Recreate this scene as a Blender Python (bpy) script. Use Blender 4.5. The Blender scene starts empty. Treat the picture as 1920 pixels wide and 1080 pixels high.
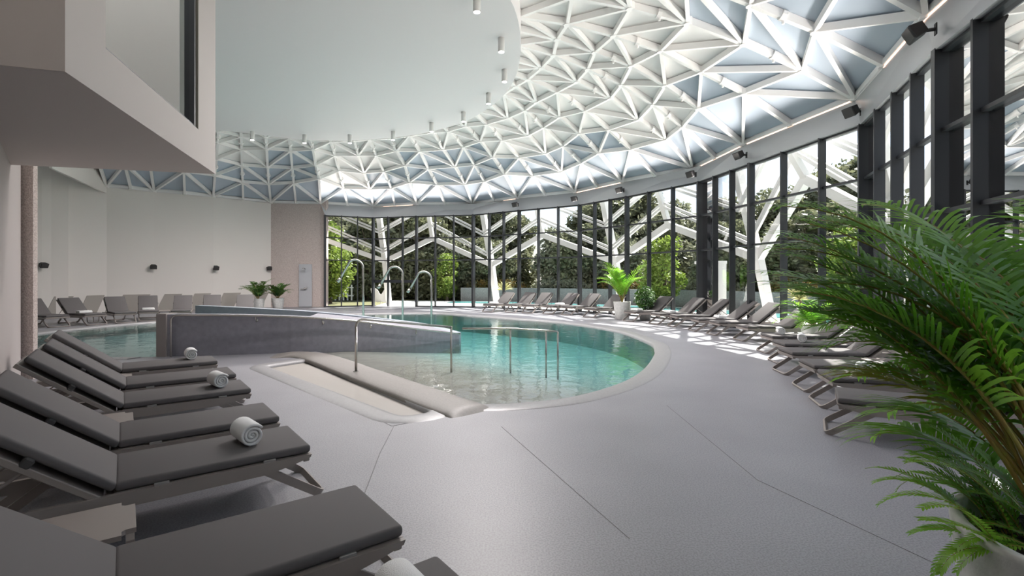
import bpy, bmesh, math, random
from mathutils import Vector, Matrix
from mathutils.geometry import tessellate_polygon
random.seed(7)
PI = math.pi
S = bpy.context.scene
COL = S.collection

# ------------------------------------------------------------------ camera, sky, sun, exposure
F, HZ, CH = 940.0, 522.0, 1.62          # focal length in pixels, horizon row, eye height
cd = bpy.data.cameras.new('camera'); cam = bpy.data.objects.new('camera', cd); COL.objects.link(cam)
cam.location = (0, 0, CH); cam.rotation_euler = (PI/2, 0, 0)
cd.sensor_width = 36; cd.lens = F/1920*36; cd.shift_y = -(540-HZ)/1920; cd.clip_end = 400
S.camera = cam
S.view_settings.view_transform = 'Standard'; S.view_settings.look = 'None'
S.view_settings.gamma = 1; S.view_settings.use_curve_mapping = False
S.view_settings.exposure = 1.6
S.cycles.max_bounces = 10; S.cycles.diffuse_bounces = 5; S.cycles.glossy_bounces = 4
S.cycles.transparent_max_bounces = 14; S.cycles.transmission_bounces = 4
S.cycles.sample_clamp_indirect = 6; S.cycles.caustics_reflective = False; S.cycles.caustics_refractive = False
SKY = 0.088; SUN = 6.0; LAMP = 330; COVE = 13  # COVE: strength of the added unseen dome fill lamps

W = bpy.data.worlds.new('sky'); S.world = W; W.use_nodes = True
nt = W.node_tree; nt.nodes.clear()
o_ = nt.nodes.new('ShaderNodeOutputWorld'); bg = nt.nodes.new('ShaderNodeBackground')
sk = nt.nodes.new('ShaderNodeTexSky'); sk.sky_type = 'NISHITA'; sk.sun_disc = False
sk.sun_elevation = math.radians(52); sk.sun_rotation = math.radians(45); sk.air_density = 1.0; sk.dust_density = 2.0
tc = nt.nodes.new('ShaderNodeTexCoord'); mp = nt.nodes.new('ShaderNodeMapping'); mp.inputs['Scale'].default_value = (1, 1, 2.6)
nz = nt.nodes.new('ShaderNodeTexNoise'); nz.inputs['Scale'].default_value = 2.6; nz.inputs['Detail'].default_value = 8
cr = nt.nodes.new('ShaderNodeValToRGB'); cr.color_ramp.elements[0].position = .42; cr.color_ramp.elements[1].position = .66
mx = nt.nodes.new('ShaderNodeMixRGB'); mx.inputs['Color2'].default_value = (3.6, 3.75, 4.0, 1)
L = nt.links.new
L(tc.outputs['Generated'], mp.inputs[0]); L(mp.outputs[0], nz.inputs['Vector']); L(nz.outputs['Fac'], cr.inputs[0])
L(cr.outputs[0], mx.inputs[0]); L(sk.outputs[0], mx.inputs['Color1']); L(mx.outputs[0], bg.inputs[0]); L(bg.outputs[0], o_.inputs[0])
bg.inputs[1].default_value = SKY
sd = bpy.data.lights.new('sun', 'SUN'); sd.energy = SUN; sd.angle = math.radians(.6); sd.color = (1, .965, .9)
sun = bpy.data.objects.new('sun', sd); COL.objects.link(sun)
sun.rotation_euler = (-Vector((-.50, -.36, -.79))).to_track_quat('Z', 'Y').to_euler()
sun.location = (30, 10, 30)

# ------------------------------------------------------------------ helpers
def P(px, py, z):
    "point at height z that the photograph shows at this pixel"
    Y = (z-CH)*F/(HZ-py); return Vector(((px-960)/F*Y, Y, z))
def mat(name, col, rough=.5, metal=0, spec=.5, noise=None, bump=None, emit=None):
    m = bpy.data.materials.new(name); m.use_nodes = True
    t = m.node_tree; b = t.nodes['Principled BSDF']
    b.inputs['Base Color'].default_value = (*col, 1); b.inputs['Roughness'].default_value = rough
    b.inputs['Metallic'].default_value = metal; b.inputs['Specular IOR Level'].default_value = spec
    if emit: b.inputs['Emission Color'].default_value = (*emit[0], 1); b.inputs['Emission Strength'].default_value = emit[1]
    if noise or bump:
        c = t.nodes.new('ShaderNodeTexCoord')
    if noise:                                    # (scale, darker colour, low, high)
        n = t.nodes.new('ShaderNodeTexNoise'); n.inputs['Scale'].default_value = noise[0]; n.inputs['Detail'].default_value = 6
        r = t.nodes.new('ShaderNodeValToRGB'); r.color_ramp.elements[0].position = noise[2]; r.color_ramp.elements[1].position = noise[3]
        r.color_ramp.elements[0].color = (*noise[1], 1); r.color_ramp.elements[1].color = (*col, 1)
        t.links.new(c.outputs['Object'], n.inputs['Vector']); t.links.new(n.outputs['Fac'], r.inputs[0]); t.links.new(r.outputs[0], b.inputs['Base Color'])
    if bump:                                     # (scale, strength, distance)
        n = t.nodes.new('ShaderNodeTexNoise'); n.inputs['Scale'].default_value = bump[0]; n.inputs['Detail'].default_value = 5
        u = t.nodes.new('ShaderNodeBump'); u.inputs['Strength'].default_value = bump[1]; u.inputs['Distance'].default_value = bump[2]
        t.links.new(c.outputs['Object'], n.inputs['Vector']); t.links.new(n.outputs['Fac'], u.inputs['Height']); t.links.new(u.outputs[0], b.inputs['Normal'])
    return m
def obj(name, bm, m, parent=None, smooth=False):
    me = bpy.data.meshes.new(name)
    if isinstance(bm, bmesh.types.BMesh):
        bmesh.ops.recalc_face_normals(bm, faces=bm.faces)
        bm.to_mesh(me); bm.free()
    else: me.from_pydata(bm[0], [], bm[1])
    for k in (m if isinstance(m, (list, tuple)) else [m]): me.materials.append(k)
    if smooth:
        for p in me.polygons: p.use_smooth = True
    o = bpy.data.objects.new(name, me); COL.objects.link(o)
    if parent: o.parent = parent
    return o
def tag(o, label, cat, group=None):
    o['label'] = label; o['category'] = cat
    if group: o['group'] = group
    return o
def thing(name, label, cat, loc=(0, 0, 0), rz=0, group=None):
    o = bpy.data.objects.new(name, None); COL.objects.link(o); o.empty_display_size = .1
    o.location = loc; o.rotation_euler = (0, 0, rz); return tag(o, label, cat, group)
def struct(o): o['kind'] = 'structure'; return o
def copy_tree(o, parent=None):
    c = o.copy(); COL.objects.link(c)
    if parent: c.parent = parent
    for ch in list(KIDS.get(o.name, [])): copy_tree(ch, c)
    return c
KIDS = {}
def index_kids():
    KIDS.clear()
    for o in COL.objects:
        if o.parent: KIDS.setdefault(o.parent.name, []).append(o)
def place(proto, loc, rz, label, group=None, first=[set()]):
    if proto.name in first[0]: o = copy_tree(proto)
    else: first[0].add(proto.name); o = proto
    o.location = loc; o.rotation_euler = (0, 0, rz); o['label'] = label
    if group: o['group'] = group
    return o
def box(bm, x0, x1, y0, y1, z0, z1, bev=0, seg=2, M=None):
    r = bmesh.ops.create_cube(bm, size=1)
    vs = r['verts']
    for v in vs: v.co = Vector((x0+(v.co.x+.5)*(x1-x0), y0+(v.co.y+.5)*(y1-y0), z0+(v.co.z+.5)*(z1-z0)))
    if bev:
        es = list({e for v in vs for e in v.link_edges})
        g = bmesh.ops.bevel(bm, geom=es, offset=bev, segments=seg, affect='EDGES', profile=.5)
        vs = list({v for f in g['faces'] for v in f.verts} | {v for v in vs if v.is_valid})
    if M is not None:
        for v in vs: v.co = M @ v.co
    return vs
def beam(bm, a, b, w, h, up=Vector((0, 0, 1))):
    "square section bar from a to b, w wide and h deep"
    a = Vector(a); b = Vector(b); d = (b-a).normalized(); s = d.cross(up)
    if s.length < 1e-4: s = Vector((1, 0, 0))
    s.normalize(); u = s.cross(d).normalized()
    v = [bm.verts.new(p+s*w/2*i+u*h/2*j) for p in (a, b) for i, j in ((-1, -1), (1, -1), (1, 1), (-1, 1))]
    for q in ((0, 1, 2, 3), (7, 6, 5, 4), (0, 4, 5, 1), (1, 5, 6, 2), (2, 6, 7, 3), (3, 7, 4, 0)): bm.faces.new([v[k] for k in q])
def tube(bm, pts, r, n=8, caps=True, closed=False):
    pts = [Vector(p) for p in pts]; rr = r if isinstance(r, (list, tuple)) else [r]*len(pts)
    rings = []; ref = None
    for i, p in enumerate(pts):
        a = pts[max(i-1, 0)]; b = pts[min(i+1, len(pts)-1)]; d = (b-a).normalized()
        if ref is None: ref = d.orthogonal().normalized()
        ref = (ref-d*ref.dot(d)).normalized(); s = d.cross(ref)
        rings.append([bm.verts.new(p+(ref*math.cos(2*PI*k/n)+s*math.sin(2*PI*k/n))*rr[i]) for k in range(n)])
    for A, B in zip(rings, rings[1:]):
        for k in range(n): bm.faces.new((A[k], A[(k+1) % n], B[(k+1) % n], B[k]))
    if caps: bm.faces.new(rings[0][::-1]); bm.faces.new(rings[-1])
def strip(bm, pts, wdir, w, t):
    "flat bar with rounded path: pts centre line, w wide along wdir, t thick"
    pts = [Vector(p) for p in pts]; wd = Vector(wdir).normalized(); rings = []
    for i, p in enumerate(pts):
        d = (pts[min(i+1, len(pts)-1)]-pts[max(i-1, 0)]).normalized(); n = d.cross(wd).normalized()
        rings.append([bm.verts.new(p+wd*w/2*a+n*t/2*b) for a, b in ((-1, -1), (1, -1), (1, 1), (-1, 1))])
    for A, B in zip(rings, rings[1:]):
        for k in range(4): bm.faces.new((A[k], A[(k+1) % 4], B[(k+1) % 4], B[k]))
    bm.faces.new(rings[0][::-1]); bm.faces.new(rings[-1])
def lathe(bm, prof, n=32, c=(0, 0)):
    rings = [[bm.verts.new((c[0]+r*math.cos(2*PI*k/n), c[1]+r*math.sin(2*PI*k/n), z)) for k in range(n)] for r, z in prof]
    for A, B in zip(rings, rings[1:]):
        for k in range(n): bm.faces.new((A[k], A[(k+1) % n], B[(k+1) % n], B[k]))
    bm.faces.new(rings[0][::-1]); bm.faces.new(rings[-1])
def arc(c, r, a0, a1, u, v, n=6):
    c = Vector(c); u = Vector(u); v = Vector(v)
    return [c+(u*math.cos(a0+(a1-a0)*k/n)+v*math.sin(a0+(a1-a0)*k/n))*r for k in range(n+1)]
def smooth_curve(pts, n=8, closed=False):
    pts = [Vector(p) for p in pts]; out = []; N = len(pts)
    rng = range(N if closed else N-1)
    for i in rng:
        g = (lambda k: pts[k % N]) if closed else (lambda k: pts[max(0, min(N-1, k))])
        p0, p1, p2, p3 = g(i-1), g(i), g(i+1), g(i+2)
        for k in range(n):
            t = k/n; out.append(.5*((2*p1)+(p2-p0)*t+(2*p0-5*p1+4*p2-p3)*t*t+(3*p1-p0-3*p2+p3)*t**3))
    if not closed: out.append(pts[-1])
    return out
def poly_faces(bm, loops, z):
    flat = [Vector((p[0], p[1], z)) for l in loops for p in l]
    vs = [bm.verts.new(p) for p in flat]
    for t in tessellate_polygon([[Vector((p[0], p[1], 0)) for p in l] for l in loops]):
        try: bm.faces.new([vs[k] for k in t])
        except ValueError: pass
    return vs
def wall_quad(bm, a, b, z0, z1, t=.12, outward=None):
    a = Vector((a[0], a[1], 0)); b = Vector((b[0], b[1], 0)); d = (b-a).normalized(); n = Vector((d.y, -d.x, 0))
    if outward is not None and n.dot(outward) < 0: n = -n
    v = [bm.verts.new(p+n*o+Vector((0, 0, z))) for z in (z0, z1) for p, o in ((a, 0), (b, 0), (b, t), (a, t))]
    for q in ((0, 1, 2, 3), (7, 6, 5, 4), (0, 4, 5, 1), (1, 5, 6, 2), (2, 6, 7, 3), (3, 7, 4, 0)): bm.faces.new([v[k] for k in q])
ORD = ['first', 'second', 'third', 'fourth', 'fifth', 'sixth', 'seventh', 'eighth', 'ninth', 'tenth', 'eleventh', 'twelfth', 'thirteenth',
       'fourteenth', 'fifteenth', 'sixteenth', 'seventeenth', 'eighteenth', 'nineteenth', 'twentieth', 'twenty-first', 'twenty-second',
       'twenty-third', 'twenty-fourth', 'twenty-fifth', 'twenty-sixth', 'twenty-seventh', 'twenty-eighth', 'twenty-ninth', 'thirtieth']

# ------------------------------------------------------------------ materials
M_floor = mat('terrazzo', (.315, .312, .337), .42, noise=(85, (.22, .218, .236), .38, .58), bump=(110, .12, .001))
t = M_floor.node_tree; b_ = t.nodes['Principled BSDF']                      # large soft clouds on top of the fine grain
n2 = t.nodes.new('ShaderNodeTexNoise'); n2.inputs['Scale'].default_value = .7; n2.inputs['Detail'].default_value = 5
r2 = t.nodes.new('ShaderNodeValToRGB'); r2.color_ramp.elements[0].position = .35; r2.color_ramp.elements[1].position = .65
r2.color_ramp.elements[0].color = (.86, .86, .865, 1); r2.color_ramp.elements[1].color = (1, 1, 1, 1)
mm = t.nodes.new('ShaderNodeMixRGB'); mm.blend_type = 'MULTIPLY'; mm.inputs[0].default_value = 1
old = b_.inputs['Base Color'].links[0].from_socket; c_ = t.nodes.new('ShaderNodeTexCoord')
t.links.new(c_.outputs['Object'], n2.inputs['Vector']); t.links.new(n2.outputs['Fac'], r2.inputs[0])
t.links.new(old, mm.inputs[1]); t.links.new(r2.outputs[0], mm.inputs[2]); t.links.new(mm.outputs[0], b_.inputs['Base Color'])
M_cope = mat('smooth_coping', (.30, .296, .302), .38, noise=(30, (.26, .256, .258), .3, .6))
M_beach = mat('beige_pool_plaster', (.235, .217, .20), .5, noise=(40, (.20, .185, .172), .3, .6))
M_tile = mat('pool_tile', (.36, .44, .43), .4, noise=(3, (.31, .39, .38), .3, .7))
M_seam = mat('floor_joint', (.22, .218, .22), .7)
M_wall = mat('cream_plaster', (.83, .79, .75), .75, bump=(30, .05, .002))
M_mauve = mat('mauve_plaster', (.50, .45, .435), .75, bump=(30, .05, .002))
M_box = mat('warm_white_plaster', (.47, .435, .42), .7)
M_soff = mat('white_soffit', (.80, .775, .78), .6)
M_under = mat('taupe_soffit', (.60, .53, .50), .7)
M_stucco = mat('pink_stucco', (.72, .63, .59), .9, noise=(38, (.52, .43, .40), .35, .6), bump=(55, .9, .02))
M_band = mat('pale_grey_fascia', (.42, .43, .44), .25, spec=.5)
M_panel = mat('white_dome_panel', (.90, .885, .87), .6)
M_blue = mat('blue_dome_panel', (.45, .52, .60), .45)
M_beam = mat('white_lattice_steel', (.90, .885, .87), .45)
M_dark = mat('dark_anodised_frame', (.028, .03, .035), .38, spec=.5)
M_darker = mat('black_plastic', (.018, .018, .02), .55)
M_cush = mat('charcoal_taupe_cushion', (.128, .120, .120), .72, spec=.2, bump=(400, .12, .001))
M_frame = mat('taupe_resin_frame', (.29, .255, .235), .42)
M_strap = mat('dark_strap', (.06, .057, .056), .7)
M_towel = mat('white_towel', (.86, .86, .86), .95, bump=(260, .9, .006))
M_steel = mat('brushed_steel', (.52, .50, .47), .22, metal=1)
M_fin = mat('grey_pool_wall', (.28, .275, .315), .5, noise=(9, (.22, .218, .25), .3, .7), bump=(60, .1, .003))
M_finend = mat('taupe_wall_end', (.30, .27, .26), .5)
M_finback = mat('blue_grey_wall', (.32, .36, .41), .45, noise=(9, (.27, .31, .36), .3, .7))
M_conc = mat('pale_concrete', (.60, .60, .58), .75, noise=(14, (.47, .47, .455), .3, .65), bump=(40, .3, .006))
M_soil = mat('dark_soil', (.03, .022, .016), .95, bump=(60, 1, .03))
M_white = mat('white_painted_steel', (.80, .79, .77), .4)
M_pan = mat('pale_grey_panel', (.52, .53, .56), .35)
M_deck = mat('white_deck', (.72, .71, .69), .7, noise=(3, (.62, .61, .59), .3, .7))
M_grass = mat('garden_ground', (.16, .17, .07), .95, noise=(5, (.10, .09, .05), .3, .7))
M_stone = mat('grey_retaining_wall', (.25, .245, .24), .85, noise=(12, (.17, .168, .165), .3, .7), bump=(20, .5, .03))
M_bark = mat('bark', (.11, .085, .065), .9, bump=(20, .8, .03))
M_lamp = mat('lamp_lens', (1, 1, 1), .5, emit=((1, .97, .92), 9))
M_cove = mat('warm_cove_light', (1, .8, .7), .5, emit=((1, .68, .52), .62))
M_yellow = mat('yellow_plastic', (.85, .55, .03), .5)
M_rust = mat('rust_orange_slide', (.55, .22, .07), .6)
M_stemg = mat('palm_stem', (.30, .32, .06), .45, noise=(14, (.30, .16, .04), .3, .7))
def leaf_mat(name, a, b, tr=.35, rough=.45):
    m = bpy.data.materials.new(name); m.use_nodes = True; t = m.node_tree; p = t.nodes['Principled BSDF']
    out = t.nodes['Material Output']
    c = t.nodes.new('ShaderNodeTexCoord'); n = t.nodes.new('ShaderNodeTexNoise'); n.inputs['Scale'].default_value = 1.7; n.inputs['Detail'].default_value = 6
    r = t.nodes.new('ShaderNodeValToRGB'); r.color_ramp.elements[0].position = .35; r.color_ramp.elements[1].position = .65
    r.color_ramp.elements[0].color = (*a, 1); r.color_ramp.elements[1].color = (*b, 1)
    t.links.new(c.outputs['Object'], n.inputs['Vector']); t.links.new(n.outputs['Fac'], r.inputs[0])
    t.links.new(r.outputs[0], p.inputs['Base Color']); p.inputs['Roughness'].default_value = rough
    tl = t.nodes.new('ShaderNodeBsdfTranslucent'); t.links.new(r.outputs[0], tl.inputs[0])
    ms = t.nodes.new('ShaderNodeMixShader'); ms.inputs[0].default_value = tr
    t.links.new(p.outputs[0], ms.inputs[1]); t.links.new(tl.outputs[0], ms.inputs[2]); t.links.new(ms.outputs[0], out.inputs[0])
    return m
M_leaf = leaf_mat('olive_leaves', (.11, .125, .07), (.25, .26, .15))
M_leaf2 = leaf_mat('grey_green_leaves', (.15, .165, .11), (.29, .30, .20))
M_lime = leaf_mat('lime_leaves', (.13, .20, .03), (.27, .35, .07), .45)
M_palm = leaf_mat('palm_leaflets', (.09, .28, .015), (.26, .50, .05), .5, .28)
M_palmy = leaf_mat('yellow_palm_leaflets', (.20, .26, .03), (.40, .36, .05), .45, .35)
M_fern = leaf_mat('fern_leaflets', (.16, .42, .03), (.36, .62, .07), .5, .4)
M_hedge = leaf_mat('autumn_hedge_leaves', (.07, .10, .02), (.26, .15, .04), .3)
M_pgr = leaf_mat('indoor_bush_leaves', (.03, .09, .02), (.12, .24, .04), .35, .4)
def glass_mat(name, tint, refl_rough=.0, base=.04):
    m = bpy.data.materials.new(name); m.use_nodes = True; t = m.node_tree; t.nodes.clear()
    out = t.nodes.new('ShaderNodeOutputMaterial'); tr = t.nodes.new('ShaderNodeBsdfTransparent'); tr.inputs[0].default_value = (*tint, 1)
    gl = t.nodes.new('ShaderNodeBsdfGlossy'); gl.inputs['Roughness'].default_value = refl_rough
    fr = t.nodes.new('ShaderNodeFresnel'); fr.inputs[0].default_value = 1.45
    ms = t.nodes.new('ShaderNodeMixShader')
    t.links.new(fr.outputs[0], ms.inputs[0]); t.links.new(tr.outputs[0], ms.inputs[1]); t.links.new(gl.outputs[0], ms.inputs[2]); t.links.new(ms.outputs[0], out.inputs[0])
    return m, t, fr, gl, out
M_glass, _t, gfr, _g, _o = glass_mat('clear_glazing', (.87, .885, .885)); gfr.inputs[0].default_value = 1.17
M_boxglass = glass_mat('booth_glass', (.80, .86, .85))[0]
M_water, wt, wfr, wgl, wout = glass_mat('pool_water', (.96, 1, .99), .02)
wfr.inputs[0].default_value = 1.33
c = wt.nodes.new('ShaderNodeTexCoord'); n = wt.nodes.new('ShaderNodeTexNoise'); n.inputs['Scale'].default_value = 2.6; n.inputs['Detail'].default_value = 3
u = wt.nodes.new('ShaderNodeBump'); u.inputs['Strength'].default_value = .35; u.inputs['Distance'].default_value = .035
wt.links.new(c.outputs['Object'], n.inputs['Vector']); wt.links.new(n.outputs['Fac'], u.inputs['Height'])
wt.links.new(u.outputs[0], wgl.inputs['Normal']); wt.links.new(u.outputs[0], wfr.inputs['Normal'])
va = wt.nodes.new('ShaderNodeVolumeAbsorption'); va.inputs[0].default_value = (.35, .86, .86, 1); va.inputs[1].default_value = .28
wt.links.new(va.outputs[0], wout.inputs['Volume'])
def mkmat_simple_water(): return M_water

# ------------------------------------------------------------------ plan of the glazed wall
WT, BT = 5.20, 5.92
NODE_PX = [(609, 403.2), (701, 407.5), (782, 405), (889, 402.2), (975, 394), (1089, 383.5), (1178, 367.8), (1315, 340), (1412, 305.6), (1625, 231.5), (1773, 91)]
N = [P(x, y, WT) for x, y in NODE_PX]
for q in N: q.z = 0
N += [Vector((5.85, 4.5, 0)), Vector((5.70, 1.0, 0)), Vector((5.6, -3.2, 0))]
MULL = [[640, 670], [729, 756], [817, 851.5], [919, 946], [1011, 1048], [1117, 1146], [1219, 1264], [1344, 1376], [1473, 1545], [1655, 1689, 1727], [1848], [], []]
def ray_hit(px, a, b):
    k = (px-960)/F; d = b-a; s = (k*a.y-a.x)/(d.x-k*d.y); return a+d*s
R0PX = [(601, 380), (700, 386), (782, 381.5), (886, 381.5), (970, 370), (1078, 359), (1167, 339), (1299, 315), (1393, 268.5), (1603, 181.5), (1736, 26)]
CEN = Vector((-4, 12, 0))
def inward(a, b):
    d = (b-a).normalized(); n = Vector((-d.y, d.x, 0))
    return n if n.dot(CEN-a) > 0 else -n

# ------------------------------------------------------------------ pool outline, floor, water
pool_pts = [P(880, 758, 0), P(960, 757, 0), P(1070, 745, 0), P(1160, 720, 0), P(1205, 695, 0), P(1225, 670, 0), P(1228, 655, 0), P(1215, 641, 0), P(1150, 619, 0),
            P(1050, 604, 0), P(960, 597, 0), P(870, 590.5, 0), Vector((-4, 23.6, 0)), Vector((-8, 22.6, 0)), Vector((-11, 21, 0)), P(313, 602, 0), P(200, 611, 0), P(68, 625, 0),
            Vector((-13.6, 12.6, 0)), Vector((-11.8, 10.9, 0)), Vector((-9.6, 10.25, 0)), Vector((-7.6, 10.3, 0))]
pool = smooth_curve(pool_pts, 6)
beach = [Vector((-7.1, 10.42, 0)), Vector((-4.4, 11.15, 0)), Vector((-4.15, 10.95, 0)), Vector((-2.1, 8.5, 0))]
pool += beach
pool = [(p.x, p.y) for p in pool]
TA, TB, TC, TD = P(497, 687, 0), P(577, 675, 0), P(813, 774, 0), P(752, 783, 0)      # foot bath trough corners
def rounded(quad, r=.12, n=4):
    out = []
    for i in range(4):
        p = quad[i]; a = (quad[i-1]-p).normalized()*r; b = (quad[(i+1) % 4]-p).normalized()*r
        for k in range(n+1):
            t = k/n; out.append(p+a*(1-t)**2+b*t**2)
    return [(p.x, p.y) for p in out]
trough = rounded([TA, TB, TC, TD], .16)
room = [(N[k].x, N[k].y) for k in range(len(N))]
LW = [P(508, 378.5, BT), P(400, 367, BT), P(289, 357, BT), P(200, 348, BT)]       # left wall corners
for q in LW: q.z = 0
outer = [(30, -12), (30, 60), (-40, 60), (-40, -12)]
inner_floor = room + [(5.6, -5), (-14, -5), (-22, 10), (-22, 21)] + [(q.x, q.y) for q in LW[::-1]]
# grow the floor slightly under the walls
bm = bmesh.new(); poly_faces(bm, [[(p[0]*1.004, p[1]*1.004) for p in inner_floor], pool, trough], 0)
floor = struct(obj('floor', bm, M_floor))
def skirt(bm, loop, z0, z1):
    vs = [(bm.verts.new((p[0], p[1], z1)), bm.verts.new((p[0], p[1], z0))) for p in loop]
    for i in range(len(vs)): a, b = vs[i], vs[(i+1) % len(vs)]; bm.faces.new((a[0], b[0], b[1], a[1]))
bm = bmesh.new(); skirt(bm, pool, -1.0, 0); struct(obj('trim_1', bm, M_tile, floor))
# pool bottom: a beach that slopes down from the foot bath side
def bottom(x, y):
    a = Vector((-4.4, 11.15)); b = Vector((-.55, 6.45)); d = (b-a).normalized(); n = Vector((-d.y, d.x))
    s = (Vector((x, y))-a).dot(n); s2 = abs(s)
    if (x < -6.5): return -.38
    return -.045-.7*min(1, max(0, s-.6)/5.5)**1.15
bm = bmesh.new(); G = {}
for i in range(76):
    for j in range(72):
        x = -15+i*.28; y = 5.6+j*.28; G[i, j] = bm.verts.new((x, y, bottom(x, y)))
for i in range(75):
    for j in range(71): bm.faces.new((G[i, j], G[i+1, j], G[i+1, j+1], G[i, j+1]))
M_bot = mat('pool_floor', (.40, .62, .58), .5)
t = M_bot.node_tree; ge = t.nodes.new('ShaderNodeTexCoord'); sx = t.nodes.new('ShaderNodeSeparateXYZ'); mr = t.nodes.new('ShaderNodeMapRange')
mr.inputs[1].default_value = -.30; mr.inputs[2].default_value = -.08
nn = t.nodes.new('ShaderNodeTexNoise'); nn.inputs['Scale'].default_value = 1.4; ad = t.nodes.new('ShaderNodeMath'); ad.operation = 'MULTIPLY_ADD'; ad.inputs[1].default_value = .12
mc = t.nodes.new('ShaderNodeMixRGB'); mc.inputs[1].default_value = (.33, .405, .40, 1); mc.inputs[2].default_value = (.34, .315, .285, 1)
t.links.new(ge.outputs['Object'], sx.inputs[0]); t.links.new(ge.outputs['Object'], nn.inputs['Vector']); t.links.new(nn.outputs['Fac'], ad.inputs[0])
t.links.new(sx.outputs['Z'], ad.inputs[2]); t.links.new(ad.outputs[0], mr.inputs[0]); t.links.new(mr.outputs[0], mc.inputs[0]); t.links.new(mc.outputs[0], t.nodes['Principled BSDF'].inputs['Base Color'])
struct(obj('trim_2', bm, M_bot, floor))
bm = bmesh.new(); poly_faces(bm, [pool], -.035); skirt(bm, pool, -.98, -.035); poly_faces(bm, [pool], -.98)
bmesh.ops.remove_doubles(bm, verts=bm.verts, dist=1e-5)
w_ = obj('pool_water', bm, M_water); tag(w_, 'turquoise rippled water filling the curved indoor pool', 'water'); w_['kind'] = 'stuff'
# coping: smooth flush band around the water, and the rounded kerb along the beach
def offset_loop(loop, d):
    out = []; n_ = len(loop)
    for i in range(n_):
        a = Vector(loop[i-1]); p = Vector(loop[i]); b = Vector(loop[(i+1) % n_])
        t1 = (p-a).normalized() if (p-a).length > 1e-6 else Vector((0, 0)); t2 = (b-p).normalized() if (b-p).length > 1e-6 else Vector((0, 0)); t_ = (t1+t2)
        if t_.length < 1e-6: t_ = Vector((1, 0))
        t_.normalize(); nn_ = Vector((t_.y, -t_.x)); out.append(Vector(loop[i])+nn_*d)
    return out
area = sum(pool[i][0]*pool[(i+1) % len(pool)][1]-pool[(i+1) % len(pool)][0]*pool[i][1] for i in range(len(pool)))
sg = 1 if area > 0 else -1
def band_prof(loop, prof, closed=True):
    bm = bmesh.new(); rows = []
    for d, z in prof: rows.append([bm.verts.new((p.x, p.y, z)) for p in offset_loop(loop, d*sg)])
    n_ = len(loop)
    for A, B in zip(rows, rows[1:]):
        for i in range(n_ if closed else n_-1): bm.faces.new((A[i], A[(i+1) % n_], B[(i+1) % n_], B[i]))
    return bm
main_n = len(pool)-len(beach)
o = obj('trim_3', band_prof(pool[:main_n], [(-.015, -.06), (-.01, .0), (.03, .012), (.30, .012), (.33, .004), (.34, -.002)], False), M_cope, floor, True); struct(o)
# kerb between trough and pool, and flush rim round the trough
K0 = [Vector((-5.0, 10.45, 0)), Vector((-4.15, 10.40, 0)), Vector((-2.35, 8.28, 0)), Vector((-.85, 6.45, 0)), Vector((-.45, 6.0, 0))]
def swept_kerb(path, w, h, n=8):
    bm = bmesh.new(); pts = smooth_curve(path, 8); rings = []
    for i, p in enumerate(pts):
        d = (pts[min(i+1, len(pts)-1)]-pts[max(i-1, 0)]).normalized(); s = Vector((d.y, -d.x, 0)); e = min(1, min(i, len(pts)-1-i)/4)
        rings.append([bm.verts.new(p+s*w*math.cos(PI*k/n)+Vector((0, 0, -.02+(h*e+.02)*math.sin(PI*k/n)**.6))) for k in range(n+1)])
    for A, B in zip(rings, rings[1:]):
        for k in range(n): bm.faces.new((A[k], A[k+1], B[k+1], B[k]))
    return bm
kerb = struct(obj('trim_4', swept_kerb(K0, .33, .06, 12), M_beach, floor, True))
area = sum(trough[i][0]*trough[(i+1) % len(trough)][1]-trough[(i+1) % len(trough)][0]*trough[i][1] for i in range(len(trough))); sg = 1 if area > 0 else -1
struct(obj('trim_5', band_prof(trough, [(-.10, -.22), (-.05, -.17), (-.015, -.04), (.0, .012), (.05, .018), (.26, .012), (.30, -.003)]), M_cope, floor, True))
bm = bmesh.new(); poly_faces(bm, [trough], -.21); struct(obj('trim_6', bm, mat('foot_bath_bottom', (.14, .13, .12), .5), floor))
bm = bmesh.new(); tin = [(p.x, p.y) for p in offset_loop(trough, -.02*sg)]; poly_faces(bm, [tin], -.13); skirt(bm, tin, -.20, -.13); poly_faces(bm, [tin], -.20)
bmesh.ops.remove_doubles(bm, verts=bm.verts, dist=1e-5)
o = obj('foot_bath_water', bm, M_water); tag(o, 'still shallow water in the long foot bath beside the pool', 'water'); o['kind'] = 'stuff'
# joints cut in the terrazzo
bm = bmesh.new()
def seam(pts, w=.006):
    for a, b in zip(pts, pts[1:]):
        a = Vector(a); b = Vector(b); a.z = b.z = .0015; beam(bm, a, b, w, .002)
seam([P(738, 800, 0), P(712, 850, 0), P(655, 1000, 0)]); seam([P(505, 690, 0), P(735, 799, 0), P(860, 775, 0)], .010)
seam([P(940, 800, 0), P(1180, 1010, 0)], .004); seam([P(1250, 760, 0), P(1420, 900, 0), P(1760, 1060, 0)], .004)
struct(obj('trim_7', bm, M_seam, floor))

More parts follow.
